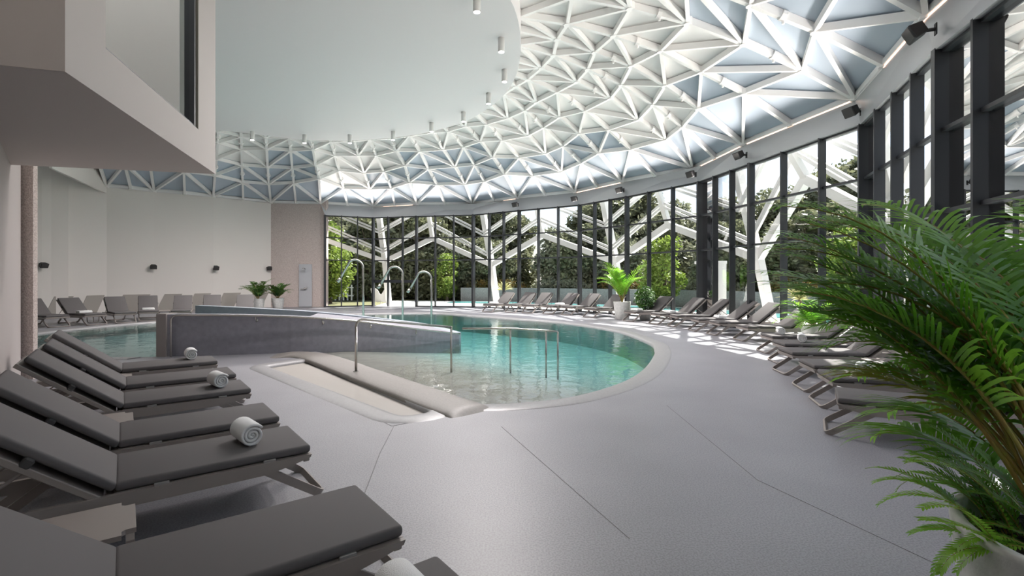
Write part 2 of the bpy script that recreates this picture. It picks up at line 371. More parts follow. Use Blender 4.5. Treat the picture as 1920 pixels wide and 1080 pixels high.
# ------------------------------------------------------------------ grey ramp walls in the pool, with handrail
FW = [(-7.15, 10.4, .87), (-5.9, 10.62, .85), (-4.6, 11.0, .78), (-3.5, 11.6, .64), (-2.4, 12.5, .38), (-1.45, 13.75, .12)]
BW = [(-8.75, 14.15, .87), (-7.2, 14.1, .80), (-5.4, 14.2, .68), (-3.6, 14.5, .46), (-2.4, 14.5, .30), (-1.42, 13.95, .12)]
def curved_wall(path, t, zb):
    bm = bmesh.new(); pts = smooth_curve([Vector(p) for p in path], 6); rings = []
    for i, p in enumerate(pts):
        d = pts[min(i+1, len(pts)-1)]-pts[max(i-1, 0)]; d.z = 0; d.normalize(); s = Vector((-d.y, d.x, 0))*t
        a = Vector((p.x, p.y, 0)); b = a+s
        rings.append([bm.verts.new(v) for v in (a+Vector((0, 0, zb)), a+Vector((0, 0, p.z)), b+Vector((0, 0, p.z)), b+Vector((0, 0, zb)))])
    for A, B in zip(rings, rings[1:]):
        for k in range(4): bm.faces.new((A[k], A[(k+1) % 4], B[(k+1) % 4], B[k]))
    bm.faces.new(rings[0]); bm.faces.new(rings[-1][::-1])
    return bm, pts
wall = thing('pool_wall', 'curved dark grey wall running down into the pool behind the loungers', 'wall')
bm, fpts = curved_wall(FW, .28, -.6); obj('front_wall', bm, M_fin, wall)
bm, bpts = curved_wall(BW, -.28, -.6); obj('back_wall', bm, M_finback, wall)
bm = bmesh.new(); rows = []
for i in range(12, len(fpts)):
    a, b = fpts[i]+Vector((0, .25, 0)), bpts[i]-Vector((0, .25, 0)); a.z -= .03; b.z -= .03; rows.append((bm.verts.new(a), bm.verts.new(b)))
for A, B in zip(rows, rows[1:]): bm.faces.new((A[0], B[0], B[1], A[1]))
obj('wall_top', bm, M_fin, wall)
bm = bmesh.new(); box(bm, -7.36, -7.15, 10.36, 10.72, -.6, .885, .01); obj('wall_end', bm, M_finend, wall)
rail = thing('wall_handrail', 'long steel handrail curving along the dark grey pool wall', 'handrail', (-7.0, 10.3, 0))
rp = [Vector((p.x, p.y, p.z-.01))+Vector((.03, -.10, 0)) for p in fpts[2:]]; rp[0] = Vector((-6.86, 10.38, .86))
path = [Vector((-7.02, 10.32, 0)), Vector((-7.02, 10.32, .72))]+arc((-6.90, 10.32, .74), .12, PI, PI/2, (1, 0, 0), (0, 0, 1), 5)+rp[1:]
bm = bmesh.new(); tube(bm, [p-rail.location for p in path], .022, 10); obj('rail', bm, M_steel, rail, True)
for px_ in (8, 14, 19, 24):
    p = fpts[px_]; bm = bmesh.new(); q = p+Vector((.03, -.10, -.02))
    tube(bm, [v-rail.location for v in (q, q+Vector((0, 0, -.07)), Vector((p.x, p.y+.02, p.z-.11)))], .010, 8)
    c0 = Vector((p.x, p.y-.005, p.z-.11))-rail.location; tube(bm, [c0, c0+Vector((0, .02, 0))], .035, 14); obj('bracket', bm, M_steel, rail, True)
# low rail on posts by the kerb
A1 = Vector((-2.62, 8.42, 0)); A2 = Vector((-1.12, 9.25, -.3))
r1 = thing('steel_handrail', 'steel handrail on two posts stepping from the kerb into the shallow water', 'handrail', A1)
bm = bmesh.new(); top1 = .93; d = (A2-A1); d.z = 0; dl = d.length; d.normalize()
pth = [A1+Vector((0, 0, .02)), A1+Vector((0, 0, top1-.12))]+arc(A1+d*.12+Vector((0, 0, top1-.12)), .12, PI, PI/2, d, (0, 0, 1), 6)
e = Vector((A2.x, A2.y, .72)); pth += [e]
tube(bm, [p-A1 for p in pth], .022, 10); obj('rail', bm, M_steel, r1, True)
bm = bmesh.new(); tube(bm, [Vector((A2.x, A2.y, -.25))-A1, e-A1+Vector((0, 0, .02))], .020, 10); obj('post', bm, M_steel, r1, True)
bm = bmesh.new(); tube(bm, [Vector((0, 0, .03)), Vector((0, 0, .06))], .045, 16); obj('collar', bm, M_steel, r1, True)
r2_ = thing('steel_handrail', 'low steel handrail standing out in the middle of the pool', 'handrail', (0, 10.5, 0))
B1 = P(866, 611, .62); pa = [P(866, 610, .60), P(957, 615.5, .60), P(1024, 620, .58), P(1047, 621.5, .57)]
for p in pa: p.z = .60
pa = [Vector((-.95, 9.6, .66)), P(957, 616, .62), P(1024, 620, .60), P(1046, 622, .59)]
bm = bmesh.new(); tube(bm, [p-r2_.location for p in pa], .020, 10); obj('rail', bm, M_steel, r2_, True)
for p in pa[1:]:
    bm = bmesh.new(); tube(bm, [p-r2_.location, Vector((p.x, p.y, bottom(p.x, p.y)))-r2_.location], .018, 10); obj('post', bm, M_steel, r2_, True)
# three goose-neck water spouts
for (px, yt, Yb, lab) in ((681, 487, 20.6, 'tallest steel gooseneck water spout, leftmost behind the grey pool wall'), (755, 500, 21.2, 'middle steel gooseneck water spout behind the grey pool wall'),
                          (809, 509, 21.8, 'lowest steel gooseneck water spout, rightmost behind the grey pool wall')):
    X = (px-960)/F*Yb; zt = CH+(HZ-yt)/F*Yb; t_ = thing('water_spout', lab, 'water spout', (X, Yb, -.1), 0, 'gooseneck water spouts')
    R = .34; cz = zt+.1-R
    bm = bmesh.new(); tube(bm, [(0, 0, -.4), (0, 0, cz*.5), (0, 0, cz)]+arc((-R, 0, cz), R, 0, PI*.72, (1, 0, 0), (0, 0, 1), 10)+[(-R-R*.8-.32, 0, cz-.42)], .045, 12)
    obj('spout_pipe', bm, M_steel, t_, True)
    bm = bmesh.new(); e_ = Vector((-R-R*.8-.32, 0, cz-.42)); tube(bm, [e_, e_+Vector((-.12, 0, -.15))], [.06, .075], 12); obj('nozzle', bm, M_steel, t_, True)

# ------------------------------------------------------------------ glazing
gl_n = 0
for i in range(len(N)-1):
    a, b = N[i], N[i+1]; n_in = inward(a, b); d = (b-a).normalized(); gl_n += 1
    w0 = bpy.data.objects.new(f'window_{gl_n}', None); COL.objects.link(w0); w0['kind'] = 'structure'
    cuts = [ray_hit(px, a, b) for px in MULL[i]] if MULL[i] else [a+(b-a)*k/3 for k in (1, 2)]
    if i == 10: cuts = [ray_hit(1848, a, b), a+(b-a)*.62]
    deep = .20
    bm = bmesh.new(); beam(bm, a+n_in*.07, a+n_in*.07+Vector((0, 0, WT)), .11, .20, d.cross(Vector((0, 0, 1)))); obj('mullion', bm, M_dark, w0)
    for q in cuts:
        bm = bmesh.new(); beam(bm, q+n_in*.06, q+n_in*.06+Vector((0, 0, WT)), .055, deep, n_in); obj('mullion', bm, M_dark, w0)
    if i in (0, len(N)-2):
        e_ = b if i else a; bm = bmesh.new(); beam(bm, e_+n_in*.08, e_+n_in*.08+Vector((0, 0, WT)), .08, .2, n_in); obj('mullion', bm, M_dark, w0)
    zs = [.03, 2.66, 3.93, WT-.04]
    if i == 1: zs = [1.45, 2.66, 3.93, WT-.04]
    for z in zs:
        h = .06 if z != 1.45 else .16
        bm = bmesh.new(); beam(bm, a+n_in*.02+Vector((0, 0, z)), b+n_in*.02+Vector((0, 0, z)), .10, h); obj('transom', bm, M_dark, w0)
    edges = [a]+cuts+[b]
    for q0, q1 in zip(edges, edges[1:]):
        z0 = 1.45 if i == 1 else .03
        bm = bmesh.new(); o1 = n_in*-.02; vs = [bm.verts.new(v) for v in (q0+o1+Vector((0, 0, z0)), q1+o1+Vector((0, 0, z0)), q1+o1+Vector((0, 0, WT)), q0+o1+Vector((0, 0, WT)))]
        bm.faces.new(vs); obj('pane', bm, M_glass, w0)

# ------------------------------------------------------------------ lattice dome over the ring
ZR = [BT, 6.58, 7.10, 7.50, 7.80, 8.00, 8.08]
C = {}   # key = column (integer or half) -> list of points
def colpx(k, pts, skip0=False):
    C[k] = ([None] if skip0 else [])+[P(x, y, ZR[r+(1 if skip0 else 0)]) for r, (x, y) in enumerate(pts)]
colpx(-2, [(400, 367), (403, 328), (406, 297), (408, 267), (409, 245)])
colpx(-1.5, [(455, 340.6), (453.5, 309), (453, 279), (452, 254)], True)
colpx(-1, [(508, 378.5), (504, 344), (502, 312), (500, 278), (498, 255.6)])
colpx(-.5, [(551, 342), (548, 314), (545, 281), (541.7, 258)], True)
colpx(0, [(601, 380), (598, 334), (592, 309), (587, 279), (579.5, 260)])
colpx(.5, [(644, 351.6), (636, 318.5), (628, 290), (620, 264)], True)
colpx(1, [(700, 386), (694, 353), (683, 323), (672, 290), (664.5, 262)])
colpx(1.5, [(734, 351.6), (720, 320), (705.4, 290), (693, 260)], True)
colpx(2, [(782, 381.5), (768, 340.6), (759, 309), (743, 281), (730.6, 258)])
colpx(2.5, [(819, 345), (803, 315), (787, 282), (767, 253)], True)
colpx(3, [(886, 381.5), (872, 344), (853, 311), (831, 279), (812.5, 246)])
colpx(3.5, [(908.5, 339), (889.6, 307.5), (869, 274), (841, 244.5)], True)
colpx(4, [(970, 370), (946, 325), (924, 293), (900.6, 263), (872, 235)])
colpx(4.5, [(999, 328), (973, 294), (941.5, 261), (912, 231)], True)
colpx(5, [(1078, 359), (1053, 320), (1023, 286), (990, 252), (952, 219)])
colpx(5.5, [(1089.6, 304), (1056, 272), (1019, 237), (984, 205)], True)
colpx(6, [(1167, 339), (1123, 285), (1086, 248), (1049, 217), (1006, 189), (967, 159)])
colpx(6.5, [(1182, 278), (1141.5, 241), (1097, 205.6), (1045, 170), (990, 146)], True)
colpx(7, [(1299, 315), (1249, 259), (1197, 222), (1145, 181), (1082, 150), (1015.6, 124)])
colpx(7.5, [(1280, 235), (1225, 193), (1165.6, 155.6), (1102.6, 126), (1038, 100)], True)
colpx(8, [(1393, 268.5), (1310, 200), (1247, 157), (1184, 120), (1115.6, 94), (1045, 70)])
colpx(8.5, [(1395, 172), (1315, 131.5), (1239, 92), (1151, 63), (1064, 41)], True)
colpx(9, [(1603, 181.5), (1505, 128), (1395, 78), (1290, 39), (1182, 11)])
colpx(9.5, [(1529, 54), (1408, 4)], True)
colpx(10, [(1736, 26)])
for k in list(C):                                           # rows the frame or the soffit hides continue inwards
    while len(C[k]) < 7:
        r = len(C[k])
        if k >= 9.5: stp = C[9][r]-C[9][r-1]
        else: stp = (C[k][r-1]-C[k][r-2])
        q = C[k][r-1]+Vector((stp.x, stp.y, 0)); q.z = ZR[r]; C[k].append(q)
for j, k in enumerate((11, 12, 13)):
    e_ = N[11+j]; base = Vector((e_.x-.05, e_.y, BT)); C[k] = [base]
    for r in range(1, 7): q = C[k][-1]+Vector((-1.25, -.1*j, 0)); q.z = ZR[r]; C[k].append(q)
for k in (10.5, 11.5, 12.5):
    C[k] = [(C[k-.5][r]+C[k+.5][r])/2 for r in range(7)]
step = [C[-2][r]-C[-2][r-1] for r in range(1, 7)]
for k, px, py in ((-3, 289, 357), (-4, 200, 348)):
    C[k] = [P(px, py, BT)]
    for r in range(6): C[k].append(C[k][-1]+step[r])
for k in (-2.5, -3.5): C[k] = [(C[k-.5][r]+C[k+.5][r])/2+Vector((.1, -.15, 0)) for r in range(7)]
for k in C:
    if C[k][0] is None: C[k][0] = (C[k-.5][0]+C[k+.5][0])/2
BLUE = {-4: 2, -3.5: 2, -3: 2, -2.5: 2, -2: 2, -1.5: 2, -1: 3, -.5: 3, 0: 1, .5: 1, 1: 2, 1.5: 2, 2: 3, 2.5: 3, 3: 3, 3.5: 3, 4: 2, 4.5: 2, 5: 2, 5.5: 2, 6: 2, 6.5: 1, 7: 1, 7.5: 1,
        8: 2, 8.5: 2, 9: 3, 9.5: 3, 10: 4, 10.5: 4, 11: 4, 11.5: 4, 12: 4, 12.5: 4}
ks = sorted(C); bw, bb, bt, bc = bmesh.new(), bmesh.new(), bmesh.new(), bmesh.new()
UP = Vector((0, 0, .10))
def tri(b, *p): b.faces.new([b.verts.new(v+UP) for v in p])
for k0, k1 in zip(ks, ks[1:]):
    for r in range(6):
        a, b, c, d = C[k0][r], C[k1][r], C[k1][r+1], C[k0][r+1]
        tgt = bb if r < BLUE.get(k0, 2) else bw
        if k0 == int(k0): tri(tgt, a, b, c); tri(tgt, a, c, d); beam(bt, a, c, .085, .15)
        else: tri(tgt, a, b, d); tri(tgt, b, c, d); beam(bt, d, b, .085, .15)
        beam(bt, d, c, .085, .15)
        if r == 0: beam(bt, a, b, .08, .12)
for k in ks:
    for r in range(6):
        beam(bt, C[k][r], C[k][r+1], .10, .16)
        if r in (1, 3) and k < 10:
            m_ = (C[k][r]+C[k][r+1])/2; dd = (C[k][r+1]-C[k][r]).normalized()
            tube(bc, [m_-dd*.05-Vector((0, 0, .0)), m_+dd*.05], .11, 10); tube(bc, [m_, m_-Vector((0, 0, .17))], .028, 6)
    for r in range(6): tube(bc, [C[k][r]+Vector((0, 0, .07)), C[k][r]-Vector((0, 0, .09))], .10, 8)
# cover sheet behind the panels keeps daylight out
ceil = struct(obj('ceiling', bw, M_panel))
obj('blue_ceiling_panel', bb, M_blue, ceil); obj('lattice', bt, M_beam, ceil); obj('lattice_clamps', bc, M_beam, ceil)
# soffit disc
sp = [(400, 243), (480, 252), (560, 261), (640, 264), (700, 261), (770, 254), (840, 239), (880, 224), (920, 200), (950, 172), (968, 140), (976, 100), (975, 60), (966, 20), (950, -12)]
ZS = 7.5
edge = [P(x, y, ZS) for x, y in sp]
edge = smooth_curve(edge+[Vector((-.5, 9.2, ZS)), Vector((-.9, 7.5, ZS)), Vector((-.6, 5, ZS)), Vector((0, 2, ZS)), Vector((.4, -5.2, ZS))], 5)
loop = [(p.x, p.y) for p in edge]+[(-23, -5.2), (-23, 21), (-14, 21)]
bm = bmesh.new(); poly_faces(bm, [loop], ZS); skirt(bm, loop, ZS, ZS+.9); obj('soffit', bm, M_soff, ceil)
bm = bmesh.new(); cov = [(C[k][0].x, C[k][0].y) for k in ks]+[(5.6, -5.2), (-23, -5.2), (-23, 21)]
poly_faces(bm, [cov], 8.45); skirt(bm, [(p.x, p.y) for p in offset_loop(cov, .10)] if False else cov, BT-.09, 8.45); obj('roof_deck', bm, M_soff, ceil)
# fascia band above the glass, speakers on it, cove strips
bm = bmesh.new(); band_pts = []
for i in range(len(N)):
    top = C[i][0]; n_in = inward(N[i-1] if i else N[0], N[i] if i else N[1])
    lo = N[i]+n_in*.16; band_pts.append((Vector((lo.x, lo.y, WT-.02)), Vector((top.x, top.y, BT-.07)), N[i]-n_in*.25))
rows = [[bm.verts.new(v) for v in (lo, tp, Vector((ou.x, ou.y, BT-.07)), Vector((ou.x, ou.y, WT-.02)))] for lo, tp, ou in band_pts]
for A, B in zip(rows, rows[1:]):
    for k in range(4): bm.faces.new((A[k], B[k], B[(k+1) % 4], A[(k+1) % 4]))
fascia = struct(obj('trim_8', bm, M_band))
bm = bmesh.new()
for i, f0, f1 in ((1, 0, .9), (3, 0, 1), (5, .05, .98), (7, .05, .98), (8, .05, .98), (9, .5, 1), (10, 0, .3)):
    a, b = C[i][0], C[i+1][0]; q0, q1 = a+(b-a)*f0, a+(b-a)*f1; n_in = inward(N[i], N[i+1])
    beam(bm, q0+n_in*.0+Vector((0, 0, -.02)), q1+Vector((0, 0, -.02)), .03, .14)
obj('cove_light', bm, M_cove, fascia)
for i in range(13):                                          # unseen warm-white fill lamps, added in front of the fascia to brighten the dome
    a, b = C[i][0], C[i+1][0]; n_in = inward(N[i], N[i+1]); al = bpy.data.lights.new('cove_lamp', 'AREA'); al.shape = 'RECTANGLE'; ln = (b-a).length  # cove_lamp: added fill lamp, not a real cove
    al.size = ln*.9; al.size_y = .12; al.energy = COVE*ln/3; al.color = (1, .93, .87)
    o = bpy.data.objects.new('cove_lamp', al); COL.objects.link(o); o.parent = fascia; al.spread = math.radians(115); o.location = (a+b)/2+n_in*.50-Vector((0, 0, .66))  # added unseen fill lamp for the dome
    z_ = -(n_in*.80+Vector((0, 0, .6))); x_ = (b-a); x_.z = 0; x_.normalize(); zz = z_.normalized(); yy = zz.cross(x_).normalized(); M_ = Matrix((x_, yy, zz)).transposed(); o.rotation_euler = M_.to_euler()

# ------------------------------------------------------------------ walls on the left and behind
def mkwall(name, pts, z0, z1, m, t=.2):
    bm = bmesh.new()
    for a, b in zip(pts, pts[1:]):
        mid = (Vector(a)+Vector(b))/2; out = Vector((mid.x, mid.y, 0))-Vector((CEN.x, CEN.y, 0)); wall_quad(bm, a, b, z0, z1, t, out)
    return struct(obj(name, bm, m))
XY = lambda v: (v.x, v.y)
mkwall('wall_left', [XY(q) for q in LW]+[(-19.6, 20.9), (-21.8, 17)], 0, 8.4, M_wall)
mkwall('wall_far', [XY(LW[0]), XY(C[0][0]), XY(N[0]+Vector((.06, .02, 0)))], 0, 8.4, M_stucco)
mkwall('wall_outer', [(-19.2, 21.7), (-22, 17), (-22, 10), (-14, -5), (5.6, -5), (5.6, -3.2)], 0, 8.4, M_wall)
struct(obj('trim_9', (lambda b: (wall_quad(b, XY(LW[3]), (-16.5, 18), BT-.35, 8.4, .1, Vector((-1, 0, 0))), b)[1])(bmesh.new()), M_wall))
# slanted grey panels standing in for shadows along the left wall foot
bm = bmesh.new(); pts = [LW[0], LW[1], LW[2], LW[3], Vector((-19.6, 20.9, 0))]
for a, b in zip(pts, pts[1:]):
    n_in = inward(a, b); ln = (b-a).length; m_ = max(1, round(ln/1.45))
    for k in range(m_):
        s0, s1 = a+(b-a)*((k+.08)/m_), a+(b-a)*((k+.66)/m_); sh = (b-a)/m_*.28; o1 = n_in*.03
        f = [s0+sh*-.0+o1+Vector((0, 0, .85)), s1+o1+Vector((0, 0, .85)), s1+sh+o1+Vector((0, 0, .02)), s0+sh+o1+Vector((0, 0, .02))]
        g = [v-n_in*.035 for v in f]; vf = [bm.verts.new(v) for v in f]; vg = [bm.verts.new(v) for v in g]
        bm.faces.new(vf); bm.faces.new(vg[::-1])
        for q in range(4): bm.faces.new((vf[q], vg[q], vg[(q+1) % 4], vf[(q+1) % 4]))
struct(obj('baseboard_left', bm, mat('grey_base_panel', (.40, .37, .335), .7)))  # shadow stand-ins in shadow grey, not a real baseboard
# stucco pier and the near wall
bm = bmesh.new(); box(bm, -.11, .11, -.05, .05, 0, 7.45); o = struct(obj('wall_pier', bm, M_stucco)); o.location = (-7.83, 8.10, 0); o.rotation_euler = (0, 0, math.radians(12))
bm = bmesh.new(); wall_quad(bm, (-7.80, 7.96), (-6.5, 6.50), 0, 7.45, .2, Vector((-1, -1, 0))); wall_quad(bm, (-6.5, 6.50), (-5.5, 5.38), 0, 3.12, .2, Vector((-1, -1, 0))); struct(obj('wall_near', bm, M_mauve))
# projecting booth
Bp = [(-3.2, 3.59), (-4.2, 7.10), (-6.62, 6.50), (-9.0, 1.75)]
ZB = 3.10
booth = bpy.data.objects.new('wall_booth', None); COL.objects.link(booth); booth['kind'] = 'structure'
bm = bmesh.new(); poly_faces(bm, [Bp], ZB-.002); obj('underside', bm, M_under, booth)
a, b = Vector((-3.2, 3.59, 0)), Vector((-4.2, 7.10, 0)); out = Vector((b.y-a.y, -(b.x-a.x), 0)).normalized()
def Q(t, z, off=0): p = a+(b-a)*t-out*off; return Vector((p.x, p.y, z))
bm = bmesh.new(); T0, T1, Z0, Z1 = .157, .804, 3.52, 7.0
cells = [(0, T0, ZB, 7.5), (T1, 1, ZB, 7.5), (T0, T1, ZB, Z0), (T0, T1, Z1, 7.5)]
for t0, t1, z0, z1 in cells:
    v = [bm.verts.new(x) for x in (Q(t0, z0), Q(t1, z0), Q(t1, z1), Q(t0, z1), Q(t0, z0, .22), Q(t1, z0, .22), Q(t1, z1, .22), Q(t0, z1, .22))]
    for q in ((0, 1, 2, 3), (7, 6, 5, 4), (0, 4, 5, 1), (1, 5, 6, 2), (2, 6, 7, 3), (3, 7, 4, 0)): bm.faces.new([v[k] for k in q])
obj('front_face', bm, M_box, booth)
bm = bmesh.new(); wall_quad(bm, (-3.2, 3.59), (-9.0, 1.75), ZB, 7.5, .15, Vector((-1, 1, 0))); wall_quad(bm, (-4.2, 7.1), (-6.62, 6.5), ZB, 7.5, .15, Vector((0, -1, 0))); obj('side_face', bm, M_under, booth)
bm = bmesh.new(); wall_quad(bm, (-4.9, 3.4), (-6.0, 6.6), ZB, 7.5, .1, Vector((-1, 0, 0))); obj('inner_wall', bm, M_soff, booth)
win = bpy.data.objects.new('window_14', None); COL.objects.link(win); win['kind'] = 'structure'
bm = bmesh.new(); v = [bm.verts.new(x) for x in (Q(T0, Z0, .07), Q(T1, Z0, .07), Q(T1, Z1, .07), Q(T0, Z1, .07))]; bm.faces.new(v); obj('pane', bm, M_boxglass, win)
bm = bmesh.new(); beam(bm, Q(T0, Z0+.015, .07), Q(T1, Z0+.015, .07), .10, .03); beam(bm, Q(T1-.028, Z0, .07), Q(T1-.028, Z1, .07), .05, .11, out); obj('window_frame', bm, M_dark, win)
bm = bmesh.new(); beam(bm, Q(T1-.006, Z0, .1), Q(T1-.006, Z1, .1), .2, .035, (b-a).normalized()); obj('reveal', bm, mat('olive_reveal', (.20, .19, .16), .6), win)
bl = bpy.data.lights.new('booth_lamp', 'AREA'); bl.energy = 18; bl.size = .9; bl.color = (.95, 1, 1)
blo = bpy.data.objects.new('booth_lamp', bl); COL.objects.link(blo); blo.location = (-4.6, 5.2, 7.3); blo.parent = booth
# shower panel on the stucco wall
dW = (Vector(XY(N[0]))-Vector(XY(LW[0]))).normalized(); Ys = N[0].y-.06
sh = thing('shower_panel', 'pale grey wall shower panel with steel lever on pink stucco', 'shower', ((573-960)/F*Ys, Ys, 0))
bm = bmesh.new(); box(bm, -.36, .36, -.05, .02, .02, 2.42, .008); obj('panel', bm, M_pan, sh)
bm = bmesh.new(); tube(bm, [(0, -.05, 1.05), (0, -.16, 1.05)], .05, 12); tube(bm, [(-.22, -.14, 1.00), (.12, -.14, 1.05), (.12, -.14, 1.14)], .02, 8); obj('lever', bm, M_steel, sh, True)
bm = bmesh.new(); tube(bm, [(0, -.05, 2.16), (0, -.30, 2.20)], .02, 8); tube(bm, [(0, -.30, 2.21), (0, -.30, 2.17)], [.06, .09], 14); obj('shower_head', bm, M_steel, sh, True)

# ------------------------------------------------------------------ loudspeakers
sp0 = thing('loudspeaker', '', 'loudspeaker', group='black loudspeakers')
bm = bmesh.new()                                            # wedge cabinet, front tapering
vs = box(bm, -.155, .155, -.11, .11, -.115, .115, .02, 2)
for v in vs:
    if v.co.y < 0: v.co.x *= 1.0; v.co.z *= 1.0
    else: v.co.x *= .62; v.co.z *= .8
R_ = Matrix.Translation((0, -.26, 0)) @ Matrix.Rotation(math.radians(28), 4, 'X')
for v in bm.verts: v.co = R_ @ v.co
obj('cabinet', bm, M_darker, sp0)
bm = bmesh.new(); box(bm, -.135, .135, -.118, -.106, -.095, .095, .006, 1, R_); obj('grille', bm, M_strap, sp0)
bm = bmesh.new(); box(bm, -.04, .04, -.02, 0, -.09, .09, .004, 1); tube(bm, [(0, -.01, 0), (0, -.17, 0)], .028, 8); obj('bracket', bm, M_darker, sp0)
index_kids()
SPK = [(967, 387, 'black loudspeaker above the glazing, furthest left on the grey fascia'), (1078, 379, 'second black loudspeaker from the left on the grey fascia'),
       (1163, 360, 'third black loudspeaker from the left on the grey fascia'), (1297, 337, 'fourth black loudspeaker from the left on the grey fascia'),
       (1388, 297, 'fifth black loudspeaker from the left on the grey fascia'), (1600, 218, 'black loudspeaker on the fascia corner just above the palm'),
       (1723, 82, 'largest black loudspeaker on the grey fascia, top right')]
def on_band(px, py):
    best = None
    for i in range(len(N)-1):
        lo0, tp0, _ = band_pts[i]; lo1, tp1, _ = band_pts[i+1]; k0 = 960+F*lo0.x/lo0.y; k1 = 960+F*lo1.x/lo1.y
        if k0 <= px <= k1 or (i == 9 and px > k0):
            best = i; break
    a, b = N[best], N[best+1]; n_in = inward(a, b); h = ray_hit(px, a+n_in*.40, b+n_in*.40)
    z = CH+(HZ-py)/F*h.y; h = h-n_in*.22; return Vector((h.x, h.y, z)), n_in
for px, py, lab in SPK:
    p, n_in = on_band(px, py); p.z = min(max(p.z, WT+.25), BT-.2)
    place(sp0, p, math.atan2(n_in.y, n_in.x)+PI/2, lab)
for px, py, i0, lab in ((75, 497, None, 'small black loudspeaker low on the cream wall beside the stucco pier'), (287, 500, 2, 'small black loudspeaker at the corner of the cream wall, third from the plants'),
                    (402, 502, 1, 'small black loudspeaker in the middle of the cream wall, second from the plants'), (509, 503, 0, 'small black loudspeaker at the edge of the pink stucco, over the plants')):
    if i0 is None: a, b = LW[3], Vector((-19.6, 20.9, 0))
    else: a, b = LW[i0], (LW[i0-1] if i0 else N[0])
    h = ray_hit(px, a, b); n_in = inward(a, b); z = CH+(HZ-py)/F*h.y; o = place(sp0, Vector((h.x, h.y, z)), math.atan2(n_in.y, n_in.x)+PI/2, lab); o.scale = (.9, .9, .9)
nn_ = Vector((.74, -.67, 0)); place(sp0, Vector((-6.62, 6.46, 2.22)), math.atan2(nn_.y, nn_.x)+PI/2-.3, 'black loudspeaker cut by the left edge of the photo, on the mauve wall')

# ------------------------------------------------------------------ ceiling spotlights
dl0 = thing('ceiling_spotlight', '', 'ceiling light', group='cylinder spotlights round the soffit edge')
bm = bmesh.new(); lathe(bm, [(.075, -.34), (.08, -.33), (.08, .0)], 20); obj('housing', bm, M_white, dl0, True)
bm = bmesh.new(); lathe(bm, [(.04, -.345), (.066, -.342), (.066, -.335)], 20); obj('lens', bm, M_lamp, dl0)
ld = bpy.data.lights.new('lamp', 'SPOT'); ld.energy = LAMP; ld.spot_size = math.radians(168); ld.spot_blend = .9; ld.shadow_soft_size = .07; ld.color = (1, .93, .92)
lo = bpy.data.objects.new('lamp', ld); COL.objects.link(lo); lo.parent = dl0; lo.location = (0, 0, -.37)
index_kids()
DL = [(473, 258), (571, 264), (656, 264), (737, 258), (809, 242), (869, 223), (916, 189), (946, 147), (940, 90), (894, 14)]
names = ['leftmost', 'second', 'third', 'fourth', 'fifth', 'sixth', 'seventh', 'eighth', 'ninth']
for k, (px, py) in enumerate(DL):
    p = P(px, py, ZS-.24); p.z = ZS
    lab = 'leftmost white cylinder spotlight under the soffit edge' if k == 0 else ('white cylinder spotlight at the very top of the photo, nearest the camera' if k == 9 else f'{names[k]} white cylinder spotlight from the left under the soffit edge')
    place(dl0, p, 0, lab)
for k, (x, y) in enumerate(((-1.6, 7.8), (-1.4, 4.8), (-1.0, 1.8), (-.6, -1.5), (-7.5, 15), (-12, 16))):
    pass

# ------------------------------------------------------------------ sun loungers
lg = thing('sun_lounger', '', 'sun lounger')
def cushion(x0, x1, w, t):
    bm = bmesh.new(); box(bm, x0, x1, -w/2, w/2, 0, t, .022, 3); return bm
SL, BL, TH = 1.13, .88, math.radians(38)
bm = cushion(0, SL, .64, .058); [setattr(v, 'co', v.co+Vector((0, 0, .342))) for v in bm.verts]; obj('seat_cushion', bm, M_cush, lg, True)
RB = Matrix.Translation((SL+.015, 0, .342)) @ Matrix.Rotation(-TH, 4, 'Y')
bm = cushion(0, BL, .64, .058); [setattr(v, 'co', RB @ v.co) for v in bm.verts]; obj('back_cushion', bm, M_cush, lg, True)
bm = bmesh.new()
for s in (-1, 1):                                            # side rails, tapered upwards at the foot
    y0, y1 = s*.325-.017, s*.325+.017
    prof = [(.0, .337), (.01, .315), (.12, .288), (.30, .255), (1.50, .245), (1.90, .262), (1.98, .29), (1.98, .325), (1.5, .335)]
    A = [bm.verts.new((x, y0, z)) for x, z in prof]; B = [bm.verts.new((x, y1, z)) for x, z in prof]
    bm.faces.new(A); bm.faces.new(B[::-1])
    for i in range(len(A)): bm.faces.new((A[i], A[(i+1) % len(A)], B[(i+1) % len(A)], B[i]))
for x in (.01, .55, SL, 1.93): box(bm, x, x+.045, -.325, .325, .285, .325, .006, 1)
box(bm, .0, SL, -.31, .31, .322, .338)
obj('frame', bm, M_frame, lg)
def leg_loop(x_top, x_bot):
    bm = bmesh.new(); top = .285; W_ = .30
    d = Vector((x_bot-x_top, 0, -top)).normalized()
    def pt(s, y): return Vector((x_top, 0, top))+d*s+Vector((0, y, 0))
    Ls = math.hypot(x_bot-x_top, top-.018); r = .07
    pts = [pt(0, -W_), pt(Ls-r, -W_)]
    pts += [pt(Ls-r+r*math.sin(k*PI/12), -W_+r-r*math.cos(k*PI/12)) for k in range(1, 7)]
    pts += [pt(Ls-r+r*math.cos(k*PI/12), W_-r+r*math.sin(k*PI/12)) for k in range(0, 7)]
    pts += [pt(0, W_)]
    nrm = d.cross(Vector((0, 1, 0)))
    strip(bm, pts, nrm, .058, .022)
    return bm
obj('leg', leg_loop(.32, -.10), M_frame, lg); obj('leg', leg_loop(1.48, 1.86), M_frame, lg)
bm = bmesh.new()
for s in (-1, 1): box(bm, 0, BL+.02, s*.31-.017, s*.31+.017, -.075, -.035, .005, 1, RB)
for x in (.02, .42, BL-.02): box(bm, x, x+.04, -.31, .31, -.07, -.04, .005, 1, RB)
box(bm, .02, BL, -.30, .30, -.046, -.036, 0, 1, RB)
obj('backrest_frame', bm, M_frame, lg)
bm = bmesh.new()
